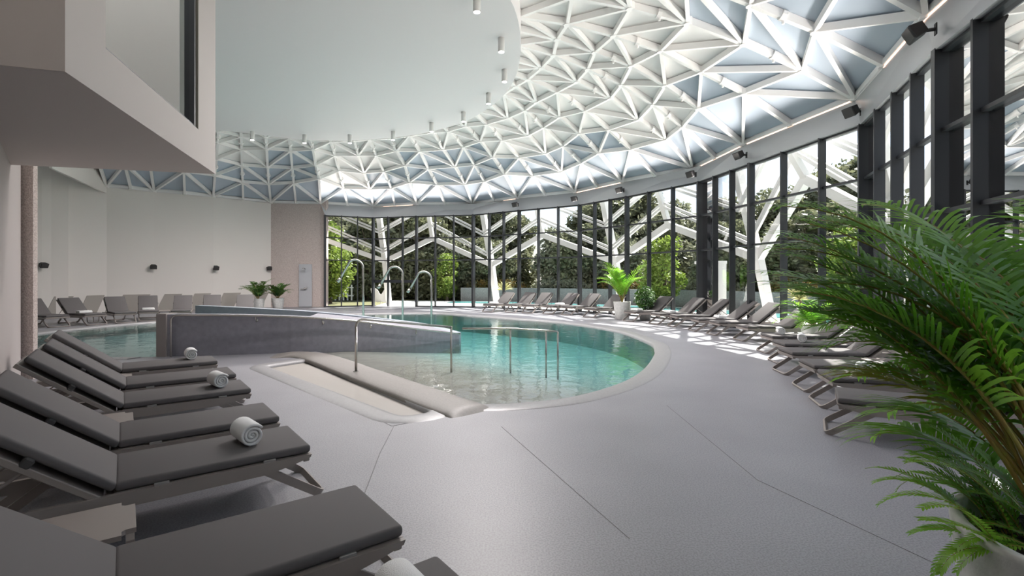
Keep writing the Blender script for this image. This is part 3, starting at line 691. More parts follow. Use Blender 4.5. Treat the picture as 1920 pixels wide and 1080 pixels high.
for s in (-1, 1):
    q = RB @ Vector((.42, s*.27, -.06)); tube(bm, [q, (SL+.75, s*.27, .30)], .009, 6)
tube(bm, [(SL+.75, -.27, .30), (SL+.75, .27, .30)], .009, 6); obj('backrest_prop', bm, M_frame, lg)
bm = bmesh.new(); box(bm, .42, .475, -.332, .332, -.05, .012, .01, 1, RB); obj('strap', bm, M_strap, lg)
bm = bmesh.new()
bm.free(); M_clip = mat('grey_clip', (.3, .29, .28), .4)
for s in (-1, 1):
    for x in (.24, .86): bm = bmesh.new(); box(bm, x, x+.08, s*.322-.008, s*.322+.008, .33, .352, .003, 1); obj('clip', bm, M_clip, lg)
index_kids()
def lounger(foot, head_dir, label, group):
    h = Vector((head_dir[0], head_dir[1], 0)).normalized()
    return place(lg, (foot[0], foot[1], 0), math.atan2(h.y, h.x), label, group)
# near left row (nearest last); foot = middle of the foot edge
hd = Vector((-.79, -.613, 0)); wd = Vector((-.613, .79, 0))
nearfoot = {'A': (-4.37, 7.45), 'B': (-3.54, 6.44), 'C': (-2.90, 5.58), 'D': (-2.06, 4.45), 'E': (-1.475, 3.68), 'F': (-.535, 2.48), 'G': (.06, 1.72)}
LLAB = {'A': 'charcoal sun lounger furthest away in the left row, beside the grey pool wall', 'B': 'charcoal sun lounger second furthest in the left row, no towel, small table behind it',
        'C': 'charcoal sun lounger with a towel, third furthest in the left row', 'D': 'charcoal sun lounger without towel in the middle of the left row',
        'E': 'large charcoal sun lounger in the left foreground with a rolled towel on its seat', 'F': 'charcoal sun lounger in the left foreground with empty seat filling the bottom left',
        'G': 'charcoal sun lounger of which only the foot corner shows at the bottom edge'}
FEET = {}
for k, (x, y) in nearfoot.items():
    f = Vector((x, y, 0))+wd*.32; FEET[k] = f; lounger(f, hd, LLAB[k], 'charcoal loungers in the left foreground row')
# right row: foot-end positions on the floor and heading
RL = [((3.49, 5.40), (.86, -.51), 'charcoal sun lounger nearest the big palm, nearest of the right row'),
      ((4.03, 6.48), (.956, -.29), 'charcoal sun lounger second from the front in the right row, rolled towel'),
      ((4.32, 7.37), (.975, -.22), 'charcoal sun lounger third from the front in the right row, no towel'),
      ((4.69, 8.63), (.99, -.14), 'charcoal sun lounger fourth from the front in the right row'),
      ((5.15, 9.70), (.985, -.15), 'charcoal sun lounger fifth from the front in the right row, rolled towel'),
      ((5.57, 11.00), (.99, -.10), 'sun lounger at the bend of the right row, small rolled towel on it'),
      ((5.92, 13.1), (1, .04), 'sun lounger by the windows, first beyond the bend of the right row'),
      ((5.72, 14.4), (1, .06), 'sun lounger by the windows, second beyond the bend of the right row'),
      ((5.56, 15.5), (1, .02), 'sun lounger by the windows, third beyond the bend of the right row'),
      ((5.36, 16.9), (1, .06), 'sun lounger by the windows, fourth beyond the bend of the right row'),
      ((5.0, 17.75), (.95, .28), 'sun lounger in front of the white outdoor pillar'),
      ((4.36, 18.9), (.9, .44), 'sun lounger just right of the green potted plant by the windows'),
      ((3.14, 20.7), (.8, .6), 'sun lounger just left of the green potted plant by the windows'),
      ((2.36, 22.07), (.78, .62), 'sun lounger second to the left of the green potted plant'),
      ((1.60, 22.7), (.7, .7), 'sun lounger third to the left of the green potted plant'),
      ((.70, 23.3), (.55, .83), 'sun lounger third from the left end of the window row'),
      ((-.10, 23.8), (.55, .83), 'sun lounger second from the left end of the window row'),
      ((-1.2, 24.0), (.55, .83), 'sun lounger at the left end of the window row, towel on it')]
RF = []
for i, (f, h, lab) in enumerate(RL):
    hh = Vector((h[0], h[1], 0)).normalized(); f = Vector((f[0], f[1], 0))
    if i >= 6: f = f+hh*.08
    RF.append((f, hh)); lounger(f, hh, lab, 'charcoal loungers along the right windows')
FL = [((75, 589), (-.9, .4), 'sun lounger by the far left wall, partly hidden by the stucco pier'), ((147, 586), (-.9, .42), 'second sun lounger from the stucco pier along the far left wall'),
      ((222, 582.6), (-.75, .66), 'third sun lounger from the stucco pier along the far left wall'), ((278, 579.6), (-.6, .8), 'fourth sun lounger from the stucco pier along the far left wall, white towel'),
      ((342, 578.6), (-.5, .86), 'fifth sun lounger from the stucco pier, above the end of the grey pool wall'), ((397, 577), (-.48, .88), 'sun lounger behind the low blue-grey pool wall, second from the plants'),
      ((459, 576.2), (-.45, .9), 'sun lounger behind the pool wall next to the two potted palms')]
FF = []
for (px, py), h, lab in FL:
    hh = Vector((h[0], h[1], 0)).normalized(); q = P(px, py, .40); q.z = 0; f = q-hh*SL; FF.append((f, hh)); lounger(f, hh, lab, 'charcoal loungers along the far left wall')

# ------------------------------------------------------------------ side tables
tb = thing('side_table', '', 'side table')
bm = bmesh.new(); vs = box(bm, -.23, .23, -.23, .23, .325, .35)
es = [e for e in bm.edges if abs(e.verts[0].co.z-e.verts[1].co.z) > .01]; bmesh.ops.bevel(bm, geom=es, offset=.06, segments=5, affect='EDGES'); obj('table_top', bm, M_frame, tb)
for s in (-1, 1):
    bm = bmesh.new(); x = s*.205
    strip(bm, [(x, -.13, .012), (x, -.18, .05), (x, -.19, .30), (x, -.15, .33), (x, .15, .33), (x, .19, .30), (x, .18, .05), (x, .13, .012), (x, -.13, .012)], (1, 0, 0), .035, .014); obj('leg', bm, M_frame, tb)
index_kids()
def table(p, rz, lab): place(tb, (p.x, p.y, 0), rz, lab, 'small taupe side tables')
rzL = math.atan2(hd.y, hd.x)
for k0, k1, lab in (('A', 'B', 'small taupe side table between the two furthest loungers of the left row'), ('C', 'D', 'small taupe side table between the third and fourth loungers of the left row'),
                    ('E', 'F', 'taupe side table in the left foreground between the two nearest full loungers')):
    p = (FEET[k0]+FEET[k1])/2+hd*(SL+.14); table(p, rzL, lab)
for i0, i1, lab in ((0, 1, 'side table behind the palm between the two nearest right loungers'), (2, 3, 'side table between third and fourth loungers of the right row'), (4, 5, 'side table between fifth and sixth loungers of the right row')):
    p = (RF[i0][0]+RF[i1][0])/2+(RF[i0][1]+RF[i1][1])/2*(SL+.13); table(p, math.atan2(RF[i0][1].y, RF[i0][1].x), lab)
for i0, i1, lab in ((3, 4, 'side table between two loungers at the far left wall, left of the pool wall end'), (1, 2, 'side table between the second and third loungers of the far left wall')):
    p = (FF[i0][0]+FF[i1][0])/2+FF[i0][1]*.95; table(p, math.atan2(FF[i0][1].y, FF[i0][1].x), lab)

# ------------------------------------------------------------------ rolled and folded towels
def towel_mesh(L_=.24, R_=.078, turns=3.4):
    bm = bmesh.new(); n = 80; th = R_/turns*.80; rows = []
    for i in range(n+1):
        a = turns*2*PI*i/n; r = .006+(R_-.006)*i/n
        e = math.cos(a*2.1)*.003
        prev = []
        for j, y in enumerate((-L_/2, -L_/2+.008, 0, L_/2-.008, L_/2)):
            k = th*.25 if j in (0, 4) else 0
            yy = y+(e if j in (0, 4) else 0)+(0.01*(1-i/n) if j in (0, 1) else -0.01*(1-i/n) if j in (3, 4) else 0)
            prev.append((bm.verts.new(((r-k)*math.cos(a), yy, (r-k)*math.sin(a))), bm.verts.new(((r-th+k)*math.cos(a), yy, (r-th+k)*math.sin(a)))))
        rows.append(prev)
    for A, B in zip(rows, rows[1:]):
        for j in range(4):
            bm.faces.new((A[j][0], A[j+1][0], B[j+1][0], B[j][0])); bm.faces.new((A[j][1], B[j][1], B[j+1][1], A[j+1][1]))
        bm.faces.new((A[0][0], B[0][0], B[0][1], A[0][1])); bm.faces.new((A[4][0], A[4][1], B[4][1], B[4][0]))
    for A in (rows[0], rows[-1]):
        for j in range(4): bm.faces.new((A[j][0], A[j][1], A[j+1][1], A[j+1][0]))
    zmin = min(v.co.z for v in bm.verts)
    for v in bm.verts: v.co.z -= zmin; v.co.z = v.co.z if v.co.z > .008 else .003
    return bm
tw = obj('rolled_towel', towel_mesh(), M_towel, None, True); tag(tw, '', 'towel', 'white rolled towels on the loungers')
def towel(f, h, x, y, lab, tilt=0):
    h = Vector(h); s = Vector((-h.y, h.x, 0)); p = Vector((f[0], f[1], 0))+h*x+s*y
    o = place(tw, (p.x, p.y, .401), math.atan2(h.y, h.x)+tilt, lab); o.scale = (1.15,)*3; return o
towel(FEET['A'], hd, .30, -.12, 'rolled white towel on the furthest lounger of the left row')
towel(FEET['C'], hd, .28, -.02, 'rolled white towel on the third furthest lounger of the left row', .15)
towel(FEET['E'], hd, .36, -.04, 'largest rolled white towel, on the seat in the left foreground', .12)
towel(FEET['G'], hd, .30, .0, 'white towel barely showing at the bottom edge on the nearest left lounger')
towel(RF[1][0], RF[1][1], .42, -.02, 'rolled white towel on the right row lounger second from the front', -.35)
towel(RF[4][0], RF[4][1], .42, 0, 'rolled white towel on the right row lounger fifth from the front', -.3)
towel(RF[5][0], RF[5][1], .30, 0, 'small rolled white towel on the lounger at the bend of the right row', -.2)
index_kids()
ft = thing('folded_towel', '', 'towel', group='folded white towels on far loungers')
bm = bmesh.new(); box(bm, -.13, .13, -.2, .2, 0, .045, .018, 2); box(bm, -.12, .13, -.19, .2, .04, .08, .018, 2); obj('folds', bm, M_towel, ft, True)
index_kids()
for (f, h), x, lab in ((RF[8], .8, 'folded white towel on the third window lounger beyond the bend'), (RF[10], .6, 'folded white towel on the lounger before the white outdoor pillar'),
                       (RF[11], .35, 'folded white towel beside the green potted plant'), (RF[14], .8, 'folded white towel on the third lounger left of the potted plant'), (RF[17], .5, 'folded white towel on the leftmost window lounger'),
                       (FF[1], .75, 'folded white towel on the second lounger of the far left wall'), (FF[3], .6, 'folded white towel on the fourth lounger of the far left wall'), (FF[5], .8, 'folded white towel behind the low blue-grey pool wall')):
    p = f+h*x; place(ft, (p.x, p.y, .401), math.atan2(h.y, h.x), lab)

# ------------------------------------------------------------------ plants
def frond_mesh(base, az, el, length, curl, pet=.35, n=26, ll=.34, lw=.022, droop=.6, rnd=None, rr=.007, vee=.45):
    "leafstalk arching out of base with paired leaflets; returns (leaf verts, faces), stalk bmesh"
    rnd = rnd or random; V, Fc = [], []; pts = []; p = Vector(base); e = el; st = 24; hx = Vector((math.cos(az), math.sin(az), 0)); tw_ = rnd.uniform(-.25, .25)
    for i in range(st+1):
        pts.append(p.copy()); a = az+tw_*i/st; hx2 = Vector((math.cos(a), math.sin(a), 0))
        d = hx2*math.cos(e)+Vector((0, 0, math.sin(e))); p = p+d*length/st; e -= curl/st*(.35+1.3*i/st)
    def at(t): f = t*st; i = min(int(f), st-1); return pts[i].lerp(pts[i+1], f-i), (pts[i+1]-pts[i]).normalized()
    for k in range(n):
        t = pet+(1-pet)*(k+.5)/n; q, d = at(t); side = d.cross(Vector((0, 0, 1))).normalized(); up = side.cross(d).normalized()
        s_ = (t-pet)/(1-pet); L_ = ll*(.45+.55*math.sin(PI*min(1, s_*.82+.16)))*rnd.uniform(.88, 1.08)
        for sg_ in (-1, 1):
            fw = .45+.75*s_+rnd.uniform(-.1, .1); dirv = (side*sg_+d*fw+up*vee*rnd.uniform(.6, 1.2)).normalized(); w = lw*rnd.uniform(.85, 1.15); c = q.copy(); m = 5; i0 = len(V); wv = dirv.cross(up).normalized()
            dv = dirv.copy()
            for j in range(m):
                u_ = j/(m-1); ww = w*(.5 if j == 0 else 1.0 if j < 3 else .7 if j == 3 else .05)
                V.append(tuple(c-wv*ww/2)); V.append(tuple(c+wv*ww/2)); dv = (dv-Vector((0, 0, droop*.33*(u_+.35)))).normalized(); c = c+dv*L_/(m-1)
            for j in range(m-1): b0 = i0+2*j; Fc.append((b0, b0+1, b0+3, b0+2))
    return (V, Fc), pts
def plant_frond(root, mleaf, name='frond', rr=.007, **kw):
    (V, Fc), pts = frond_mesh(**kw); o = obj(name, (V, Fc), mleaf, root)
    bm = bmesh.new(); tube(bm, pts[::2], [rr*(1-.8*i/(len(pts[::2])-1)) for i in range(len(pts[::2]))], 5); obj('stalk', bm, M_stemg, o, True); return o
def pot_parts(root, r0, r1, h, m=None):
    bm = bmesh.new(); lathe(bm, [(r0*.9, .0), (r0, .02), (r0+(r1-r0)*.6, h*.5), (r1, h-.02), (r1, h), (r1-.035, h), (r1-.045, h-.09), (.01, h-.09)], 48); obj('pot', bm, m or M_conc, root, True)
    bm = bmesh.new(); lathe(bm, [(r1-.05, h-.10), (r1-.05, h-.08), (.02, h-.055)], 24); obj('soil', bm, M_soil, root, True)
rnd = random.Random(11)
bp = thing('potted_palm', 'big areca palm with ferns in a round concrete planter at the right edge', 'plant', (1.98, 1.62, 0))
pot_parts(bp, .34, .43, .76)
spec = [ # azimuth deg, elevation deg, length, curl, petiole, material flag
    (128, 70, 1.42, 1.0, .40, 0), (137, 68, 1.30, 1.05, .40, 0), (122, 76, 1.55, 1.2, .40, 0), (116, 66, 1.50, 1.15, .40, 0), (150, 76, 1.25, 1.3, .42, 0), (105, 78, 1.7, 1.3, .40, 0), (95, 72, 1.6, 1.4, .40, 0),
    (132, 80, 1.55, 1.5, .38, 0), (110, 62, 1.45, 1.15, .40, 0), (125, 64, 1.25, 1.1, .40, 0), (80, 72, 1.6, 1.5, .4, 0), (60, 72, 1.6, 1.4, .4, 0), (35, 68, 1.5, 1.5, .4, 0), (10, 64, 1.4, 1.6, .4, 0),
    (85, 82, 1.80, 1.4, .40, 0), (130, 86, 1.7, 1.5, .40, 0), (112, 82, 1.75, 1.6, .40, 0), (100, 68, 1.40, 1.7, .4, 0), (72, 78, 1.7, 1.6, .42, 0), (98, 58, 1.2, 1.7, .42, 0), (108, 60, .95, 1.3, .5, 1), (140, 84, 1.4, 1.8, .42, 0),
    (50, 80, 1.8, 1.4, .40, 0), (20, 78, 1.7, 1.5, .40, 0), (88, 46, 1.0, 1.5, .4, 0), (104, 44, .85, 1.5, .4, 0), (90, 86, 1.7, 1.8, .42, 0), (118, 82, 1.35, 2.1, .42, 0), (75, 64, 1.5, 1.7, .4, 0), (103, 84, 1.5, 2.1, .42, 0), (88, 78, 1.35, 2.1, .4, 0),
    (144, 79, 1.5, 1.15, .40, 0), (119, 72, 1.3, 1.5, .35, 0), (97, 66, 1.3, 1.4, .38, 0), (82, 60, 1.3, 1.4, .38, 0), (109, 74, 1.2, 1.9, .38, 0), (92, 80, 1.15, 2.0, .35, 0)]
for az, el, ln, cu, pe, mf in spec:
    a = math.radians(az); rb = rnd.uniform(.03, .16)
    plant_frond(bp, M_palmy if mf else M_palm, base=(rb*math.cos(a), rb*math.sin(a), .66), az=a, el=math.radians(el), length=ln*1.02, curl=cu, pet=pe, n=36, ll=.33, lw=.016, droop=.62, rnd=rnd, rr=.011)
for k in range(8):
    a = rnd.uniform(0, 2*PI); bm = bmesh.new(); x, y = .1*math.cos(a), .1*math.sin(a)
    tube(bm, [(x, y, .64), (x*1.5, y*1.5, 1.0), (x*2.2, y*2.2, 1.42)], [.016, .014, .009], 8); obj('cane', bm, M_stemg, bp, True)
for k in range(36):
    a = math.radians(rnd.uniform(80, 190)); rb = rnd.uniform(.12, .34)
    plant_frond(bp, M_fern, 'fern_frond', base=(rb*math.cos(a), rb*math.sin(a), .66), az=a+rnd.uniform(-.3, .3), el=math.radians(rnd.uniform(30, 85)), length=rnd.uniform(.30, .50), curl=rnd.uniform(1.0, 2.3), pet=.10, n=30, ll=.048, lw=.0085, droop=.1, rnd=rnd, rr=.003, vee=.1)
def leafy(root, name, center, rad, n, size, m, rnd, flat=1.0):
    V, Fc = [], []
    for k in range(n):
        while True:
            v = Vector((rnd.uniform(-1, 1), rnd.uniform(-1, 1), rnd.uniform(-1, 1)))
            if v.length < 1: break
        v *= (.6+.4*rnd.random())/max(v.length, .3)*v.length**.5; c = Vector(center)+Vector((v.x*rad[0], v.y*rad[1], v.z*rad[2]))
        u1 = Vector((rnd.gauss(0, 1), rnd.gauss(0, 1), rnd.gauss(0, 1)*flat)).normalized(); u2 = u1.orthogonal().normalized(); s = size*rnd.uniform(.6, 1.3); i0 = len(V)
        for q in (c-u1*s, c-u2*s*.45+u1*.1*s, c+u1*s, c+u2*s*.45+u1*.1*s): V.append(tuple(q))
        Fc.append((i0, i0+1, i0+2, i0+3))
    return obj(name, (V, Fc), m, root)
# potted plant by the windows
gp = thing('potted_palm', 'bright green palm and bush in a grey pot by the windows, mid distance', 'plant', (4.35, 19.8, 0)); pot_parts(gp, .26, .34, .70)
for k in range(20):
    a = rnd.uniform(0, 2*PI); plant_frond(gp, M_fern, base=(0, 0, .62), az=a, el=math.radians(rnd.uniform(68, 89)), length=rnd.uniform(1.2, 1.95), curl=rnd.uniform(.8, 1.7), pet=.25, n=20, ll=.32, lw=.035, droop=.3, rnd=rnd, rr=.01)
b2 = thing('leafy_bush', 'round leafy green bush beside the grey pot, left of a lounger', 'plant', (5.2, 19.6, 0)); pot_parts(b2, .2, .26, .35); leafy(b2, 'foliage', (0, 0, .85), (.45, .45, .52), 900, .07, M_pgr, rnd)
bm = bmesh.new(); tube(bm, [(0, 0, .28), (0, 0, .8)], .02, 6); obj('stem', bm, M_bark, b2)
for (px, Yb, h, lab) in ((484, 24.9, 1.75, 'dark green potted palm against the cream wall, left of its pair'), (521, 25.6, 1.5, 'dark green potted palm against the pink stucco, right of its pair')):
    t_ = thing('potted_palm', lab, 'plant', ((px-960)/F*Yb, Yb, 0)); pot_parts(t_, .22, .30, .62)
    for k in range(17):
        plant_frond(t_, M_pgr, base=(0, 0, .55), az=rnd.uniform(0, 2*PI), el=math.radians(rnd.uniform(50, 85)), length=rnd.uniform(.9, 1.25)*h/1.6, curl=rnd.uniform(1.0, 1.8), pet=.2, n=15, ll=.26, lw=.04, droop=.35, rnd=rnd, rr=.01)
# plants between the loungers and the windows on the right
for (x, y, pr, h, lab) in ((7.15, 11.9, .26, 1.0, 'green palm in a white pot behind the sixth lounger of the right row'), (7.55, 10.7, .24, .8, 'low leafy palm behind the fifth lounger of the right row')):
    t_ = thing('potted_palm', lab, 'plant', (x, y, 0)); pot_parts(t_, pr*.8, pr, .5, M_white)
    for k in range(20):
        plant_frond(t_, M_palm if k % 3 else M_fern, base=(0, 0, .42), az=rnd.uniform(0, 2*PI), el=math.radians(rnd.uniform(35, 82)), length=rnd.uniform(.7, 1.15)*h, curl=rnd.uniform(1.0, 1.9), pet=.2, n=18, ll=.24, lw=.03, droop=.35, rnd=rnd, rr=.008)

# ------------------------------------------------------------------ outdoors
bm = bmesh.new(); poly_faces(bm, [[(-60, -30), (70, -30), (70, 90), (-60, 90)], [(p[0], p[1]) for p in inner_floor]], -.06); g = struct(obj('ground', bm, M_grass))
def offs(i, d):
    a = N[max(i-1, 0)]; b = N[min(i+1, len(N)-1)]; return N[i]-inward(a, b)*d
dk = [(N[k].x, N[k].y) for k in range(1, 14)]+[(q.x, q.y) for q in [offs(k, 7.5) for k in range(13, 0, -1)]]
bm = bmesh.new(); poly_faces(bm, [dk], -.015); struct(obj('terrace', bm, M_deck))
# outdoor pool strip, low wall, hedge
o3 = [offs(k, 4.6) for k in range(2, 11)]; o4 = [offs(k, 6.9) for k in range(2, 11)]
bm = bmesh.new(); poly_faces(bm, [[(q.x, q.y) for q in o3]+[(q.x, q.y) for q in o4[::-1]]], .004)
M_out = mat('outdoor_pool_water', (.18, .50, .48), .08, noise=(6, (.13, .42, .42), .3, .7)); o = obj('outdoor_pool_water', bm, M_out); tag(o, 'turquoise outdoor pool beyond the glazing', 'water'); o['kind'] = 'stuff'
lw_ = [offs(k, 8.2) for k in range(2, 12)]; bm = bmesh.new()
for a, b in zip(lw_, lw_[1:]): beam(bm, a+Vector((0, 0, .45)), b+Vector((0, 0, .45)), .35, .98)
tag(obj('retaining_wall', bm, M_stone), 'long grey retaining wall beyond the outdoor pool', 'wall')
# white branching steel frame outside the glass
off = [offs(k, 1.7) for k in range(len(N))]
def on_off(px):
    for a, b in zip(off, off[1:]):
        k0, k1 = 960+F*a.x/a.y, 960+F*b.x/b.y
        if a.y > 1 and b.y > 1 and min(k0, k1) <= px <= max(k0, k1): return ray_hit(px, a, b), -inward(a, b)
    return None, None
EX = [('h', 600, 444), ('l', 722, 490), ('h', 811, 447), ('l', 922, 497), ('h', 1018, 441), ('l', 1154, 491), ('h', 1254, 422), ('l', 1422, 485), ('h', 1512, 335), ('l', 1690, 430), ('h', 1815, 210)]
exo = thing('steel_exoskeleton', 'white branching steel frame wrapping round the outside of the glazing', 'structure frame', (0, 0, 0))
EP = []
for kind, px, py in EX:
    if px < 609: p, n_o = offs(0, 1.7)+Vector((-.4, 0, 0)), Vector((0, 1, 0))
    else: p, n_o = on_off(px)
    if p is None: continue
    z = CH+(HZ-py)/F*p.y; EP.append((kind, Vector((p.x, p.y, z)), n_o))
for (k0, p0, n0), (k1, p1, n1) in zip(EP, EP[1:]):
    bm = bmesh.new(); beam(bm, p0, p1, .24, .28); obj('brace', bm, M_white, exo)
    for dz_l, dz_h, ins, w in ((.68, .95, .35, .11), (1.85, 1.95, .75, .11)):
        q0 = p0-n0*ins+Vector((0, 0, dz_l if k0 == 'l' else dz_h)); q1 = p1-n1*ins+Vector((0, 0, dz_l if k1 == 'l' else dz_h))
        bm = bmesh.new(); beam(bm, q0, q1, .10, .10); beam(bm, q0+Vector((0, 0, -.17)), q1+Vector((0, 0, -.17)), .10, .10); obj('brace', bm, M_white, exo)
for kd, p, n_o in EP:
    bm = bmesh.new(); top = p-n_o*1.1; top.z = 6.4
    if kd == 'l':
        b0 = Vector((p.x, p.y, -.06))+n_o*.55; vs = []
        beam(bm, b0, p, .30, .26, n_o); beam(bm, p, top, .30, .26, n_o); obj('trunk', bm, M_white, exo)
    else: beam(bm, p, top, .22, .2, n_o); obj('post', bm, M_white, exo)
# white pillar with flat cap
pr_, no_ = on_off(1296); q = pr_+no_*1.6
t_ = thing('outdoor_pillar', 'white square pillar with a flat cantilevered cap outside the windows', 'pillar', (q.x, q.y, -.02))
hp = CH+(HZ-494)/F*q.y
bm = bmesh.new(); box(bm, -.30, .30, -.3, .3, 0, hp+.02, .01); obj('shaft', bm, M_white, t_)
bm = bmesh.new(); box(bm, -.85, .32, -.32, .32, hp, hp+.12, .01); obj('cap', bm, M_white, t_)
# grey block outside by the palm
pr_, no_ = on_off(1590); q = pr_+no_*2.6; bm = bmesh.new(); box(bm, -.9, .9, -.6, .6, 0, 2.8, .02); o = tag(obj('concrete_wall', bm, M_stone), 'rough grey concrete wall block outside behind the palm', 'wall'); o.location = (q.x, q.y, 0)
# playground bits and butterfly sculpture
t_ = thing('butterfly_sculpture', 'white butterfly wing sculpture standing outside the far glazing', 'sculpture', ((714-960)/F*31.5, 31.5, 0))
for s in (-1, 1):
    bm = bmesh.new(); prof = [(0, .3), (.25, .15), (.6, .25), (.72, .55), (.5, .72), (.85, .95), (.95, 1.35), (.7, 1.5), (.3, 1.25), (0, .75)]
    A = [bm.verts.new((s*x, -.02, z)) for x, z in prof]; B = [bm.verts.new((s*x, .02, z)) for x, z in prof]; bm.faces.new(A); bm.faces.new(B[::-1])
    for i in range(len(A)): bm.faces.new((A[i], A[(i+1) % len(A)], B[(i+1) % len(A)], B[i]))
    obj('wing', bm, M_white, t_)
t_.scale = (.68, 1, .72)
bm = bmesh.new(); tube(bm, [(0, 0, 0), (0, 0, .9)], .03, 8); obj('stem', bm, M_white, t_)
t_ = thing('playground_slide', 'small yellow and rust playground tower far outside on the left', 'playground', ((664-960)/F*41, 41, 0))
bm = bmesh.new(); box(bm, -.25, .35, -.1, .1, .5, 2.1, .02); obj('yellow_board', bm, M_yellow, t_)
bm = bmesh.new(); [box(bm, x, x+.12, -.5, -.38, 0, 2.4) for x in (-1.6, -.5, .8)]; box(bm, -1.6, .9, -.5, .5, 1.3, 1.45); obj('wooden_frame', bm, M_rust, t_)
# picket fence on the left
fn = thing('garden_fence', 'pale upright garden fence outside at the far left', 'fence', ((620-960)/F*37, 37, 0))
for k in range(10):
    bm = bmesh.new(); box(bm, k*.3-1.2, k*.3-1.1, -.03, .03, 0, 1.15); obj('picket', bm, M_white, fn)
bm = bmesh.new(); box(bm, -1.25, 1.7, -.05, -.02, .3, .38); box(bm, -1.25, 1.7, -.05, -.02, .9, .98); obj('rail', bm, M_white, fn)
# trees
def tree_proto(seed, h, rad, m, nl, size, spread=1.0, low=.08):
    r = random.Random(seed); V, Fc = [], []; bm = bmesh.new()
    tube(bm, [(0, 0, 0), (r.uniform(-.2, .2), r.uniform(-.2, .2), h*.4), (r.uniform(-.4, .4), r.uniform(-.4, .4), h*.8)], [.16, .12, .05], 7)
    blobs = []
    for k in range(24):
        a = r.uniform(0, 2*PI); z = r.uniform(low, .95); rr = rad*spread*(1.0-.6*abs(z-.55)/.45*.8)*r.uniform(.2, .85); c = Vector((rr*math.cos(a), rr*math.sin(a), z*h)); blobs.append((c, rad*r.uniform(.35, .55)))
        tube(bm, [(0, 0, h*z*.6), c], [.05, .02], 5)
    for k in range(nl):
        c, s = blobs[k % len(blobs)]; v = Vector((r.gauss(0, 1), r.gauss(0, 1), r.gauss(0, 1))).normalized()*s*(r.random()**.4); v.z *= .75
        q = c+v; u1 = Vector((r.gauss(0, 1), r.gauss(0, 1), r.gauss(0, .6))).normalized(); u2 = u1.orthogonal().normalized(); u2.rotate(Matrix.Rotation(r.uniform(0, 6.28), 3, u1)); sz = size*r.uniform(.6, 1.4); i0 = len(V)
        for p in (q-u1*sz, q-u2*sz*.5, q+u1*sz, q+u2*sz*.5): V.append(tuple(p))
        Fc.append((i0, i0+1, i0+2, i0+3))
    return bm, V, Fc
PRO = []
for nm, args in (('olive', (1, 7.0, 2.6, M_leaf, 12000, .18)), ('olive', (2, 6.2, 2.6, M_leaf2, 11000, .17)), ('olive', (3, 8.0, 2.8, M_leaf, 13000, .18)), ('lime', (4, 4.6, 1.5, M_lime, 5200, .11))):
    bm, V, Fc = tree_proto(*args)
    t_ = thing('lime_tree' if nm == 'lime' else 'evergreen_tree', '', 'tree'); obj('foliage', (V, Fc), args[3], t_); obj('trunk', bm, M_bark, t_); PRO.append(t_)
index_kids()
TR = []
def toff(s, d):
    i = int(s); f = s-i; a, b = N[i], N[min(i+1, 13)]; p = a+(b-a)*f; return p-inward(a, b)*d
rt = random.Random(5)
for row, (d0, cnt, sc) in enumerate(((11.2, 24, .78), (14.2, 26, .98), (18.0, 28, 1.2))):
    for k in range(cnt):
        s = -.0+k*(11.6/(cnt-1)); 
        p = toff(min(s, 12.9), d0+rt.uniform(-1.0, 1.4))
        if k == 0: p = p+Vector((-2.5, 0, 0))
        p += Vector((rt.uniform(-.8, .8), rt.uniform(-.6, .6), 0)); s_ = sc*rt.uniform(.85, 1.12)*(1 if s < 5 else .86)
        TR.append((p, rt.randrange(3), s_, row))
def shown_px(p): return 960+F*p.x/max(p.y, .5)
seen = {0: 0, 1: 0, 2: 0}
TRL = []
for p, kd, s_, row in sorted(TR, key=lambda t: shown_px(t[0])):
    seen[row] += 1
    lab = f"{['dark', 'grey-green', 'tall dark'][kd]} evergreen tree, {ORD[seen[row]-1]} from the left in the {['nearest', 'middle', 'farthest'][row]} row outside"
    o = place(PRO[kd], (p.x, p.y, -.06), rt.uniform(0, 6.28), lab, 'evergreen trees outside'); o.scale = (s_,)*3
for px, Yt, s_, kd, lab in ((690, 39, .95, 0, 'evergreen tree behind the left gap of the far glazing, above the water spouts'), (740, 41, 1.1, 1, 'grey-green tree behind the dark crossbar of the far glazing'),
                            (782, 40, .95, 2, 'evergreen tree right of the butterfly sculpture'), (828, 43, 1.15, 0, 'dark evergreen behind the small bright green tree'), (655, 43, 1.1, 1, 'grey-green tree behind the playground tower'),
                            (715, 47, 1.3, 2, 'tallest far tree above the butterfly sculpture'), (800, 48, 1.3, 1, 'far grey-green tree behind the rightmost water spout')):
    o = place(PRO[kd], ((px-960)/F*Yt, Yt, -.06), rt.uniform(0, 6.28), lab, 'evergreen trees outside'); o.scale = (s_,)*3
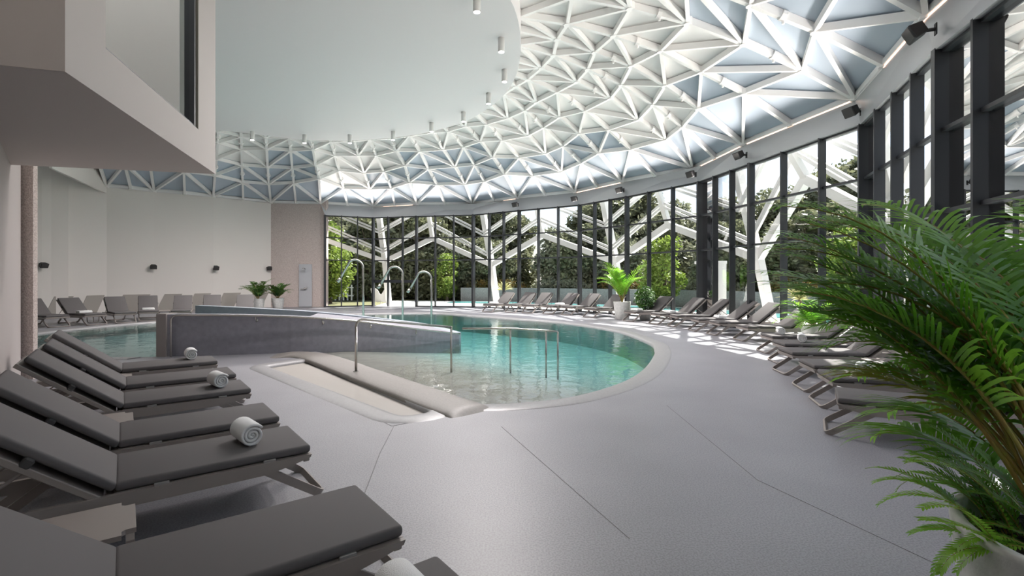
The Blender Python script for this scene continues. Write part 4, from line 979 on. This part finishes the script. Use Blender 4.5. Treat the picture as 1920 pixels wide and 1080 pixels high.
for (px, Yt, s_, lab) in ((618, 33.5, 1.15, 'bright lime green tree outside the leftmost glazing'), (838, 37, .75, 'small bright green tree beyond the middle glazing'), (1243, 28, .86, 'yellow-green tree outside behind the indoor potted plant'), (1590, 21, .8, 'yellow-green tree outside just behind the big palm crown')):
    o = place(PRO[3], ((px-960)/F*Yt, Yt, -.06), rt.uniform(0, 6), lab, 'lime green trees outside'); o.scale = (s_,)*3
# hedges on top of the retaining wall: one per bay
hn = 0
for a, b in zip(lw_, lw_[1:]):
    hn += 1; c = (a+b)/2-inward(a, b)*.9; ln = (b-a).length
    t_ = leafy(None, 'garden_hedge', (0, 0, .95), (ln*.55, .6, .75), 1500, .09, M_hedge if hn % 2 else M_leaf2, rnd)
    t_.location = (c.x, c.y, 0); t_.rotation_euler = (0, 0, math.atan2((b-a).y, (b-a).x))
    tag(t_, f"{'reddish' if hn % 2 else 'grey-green'} garden hedge behind the grey retaining wall, {ORD[hn-1]} from the left", 'hedge', 'hedges behind the retaining wall')
for px, Yt, lab in ((945, 28.3, 'spiky pale yucca just outside the glazing left of the loungers'), (1500, 15.6, 'spiky pale yucca outside the windows at the right')):
    t_ = thing('yucca_plant', lab, 'plant', ((px-960)/F*Yt, Yt, -.02)); V, Fc = [], []
    for k in range(60):
        a = rnd.uniform(0, 6.28); e = rnd.uniform(-.1, 1.4); d = Vector((math.cos(a)*math.cos(e), math.sin(a)*math.cos(e), math.sin(e))); s = d.orthogonal().normalized()*.025; c = Vector((0, 0, 1.0)); L_ = rnd.uniform(.5, .75); i0 = len(V)
        for q in (c-s, c+s, c+d*L_*.6+s*.8, c+d*L_-Vector((0, 0, .08)), c+d*L_*.6-s*.8): V.append(tuple(q))
        Fc.append((i0, i0+1, i0+2, i0+3, i0+4))
    obj('leaves', (V, Fc), leaf_mat('yucca_leaves', (.35, .36, .14), (.55, .52, .25), .4), t_); bm = bmesh.new(); tube(bm, [(0, 0, 0), (.03, 0, .5), (0, 0, 1.0)], .06, 8); obj('trunk', bm, M_bark, t_)
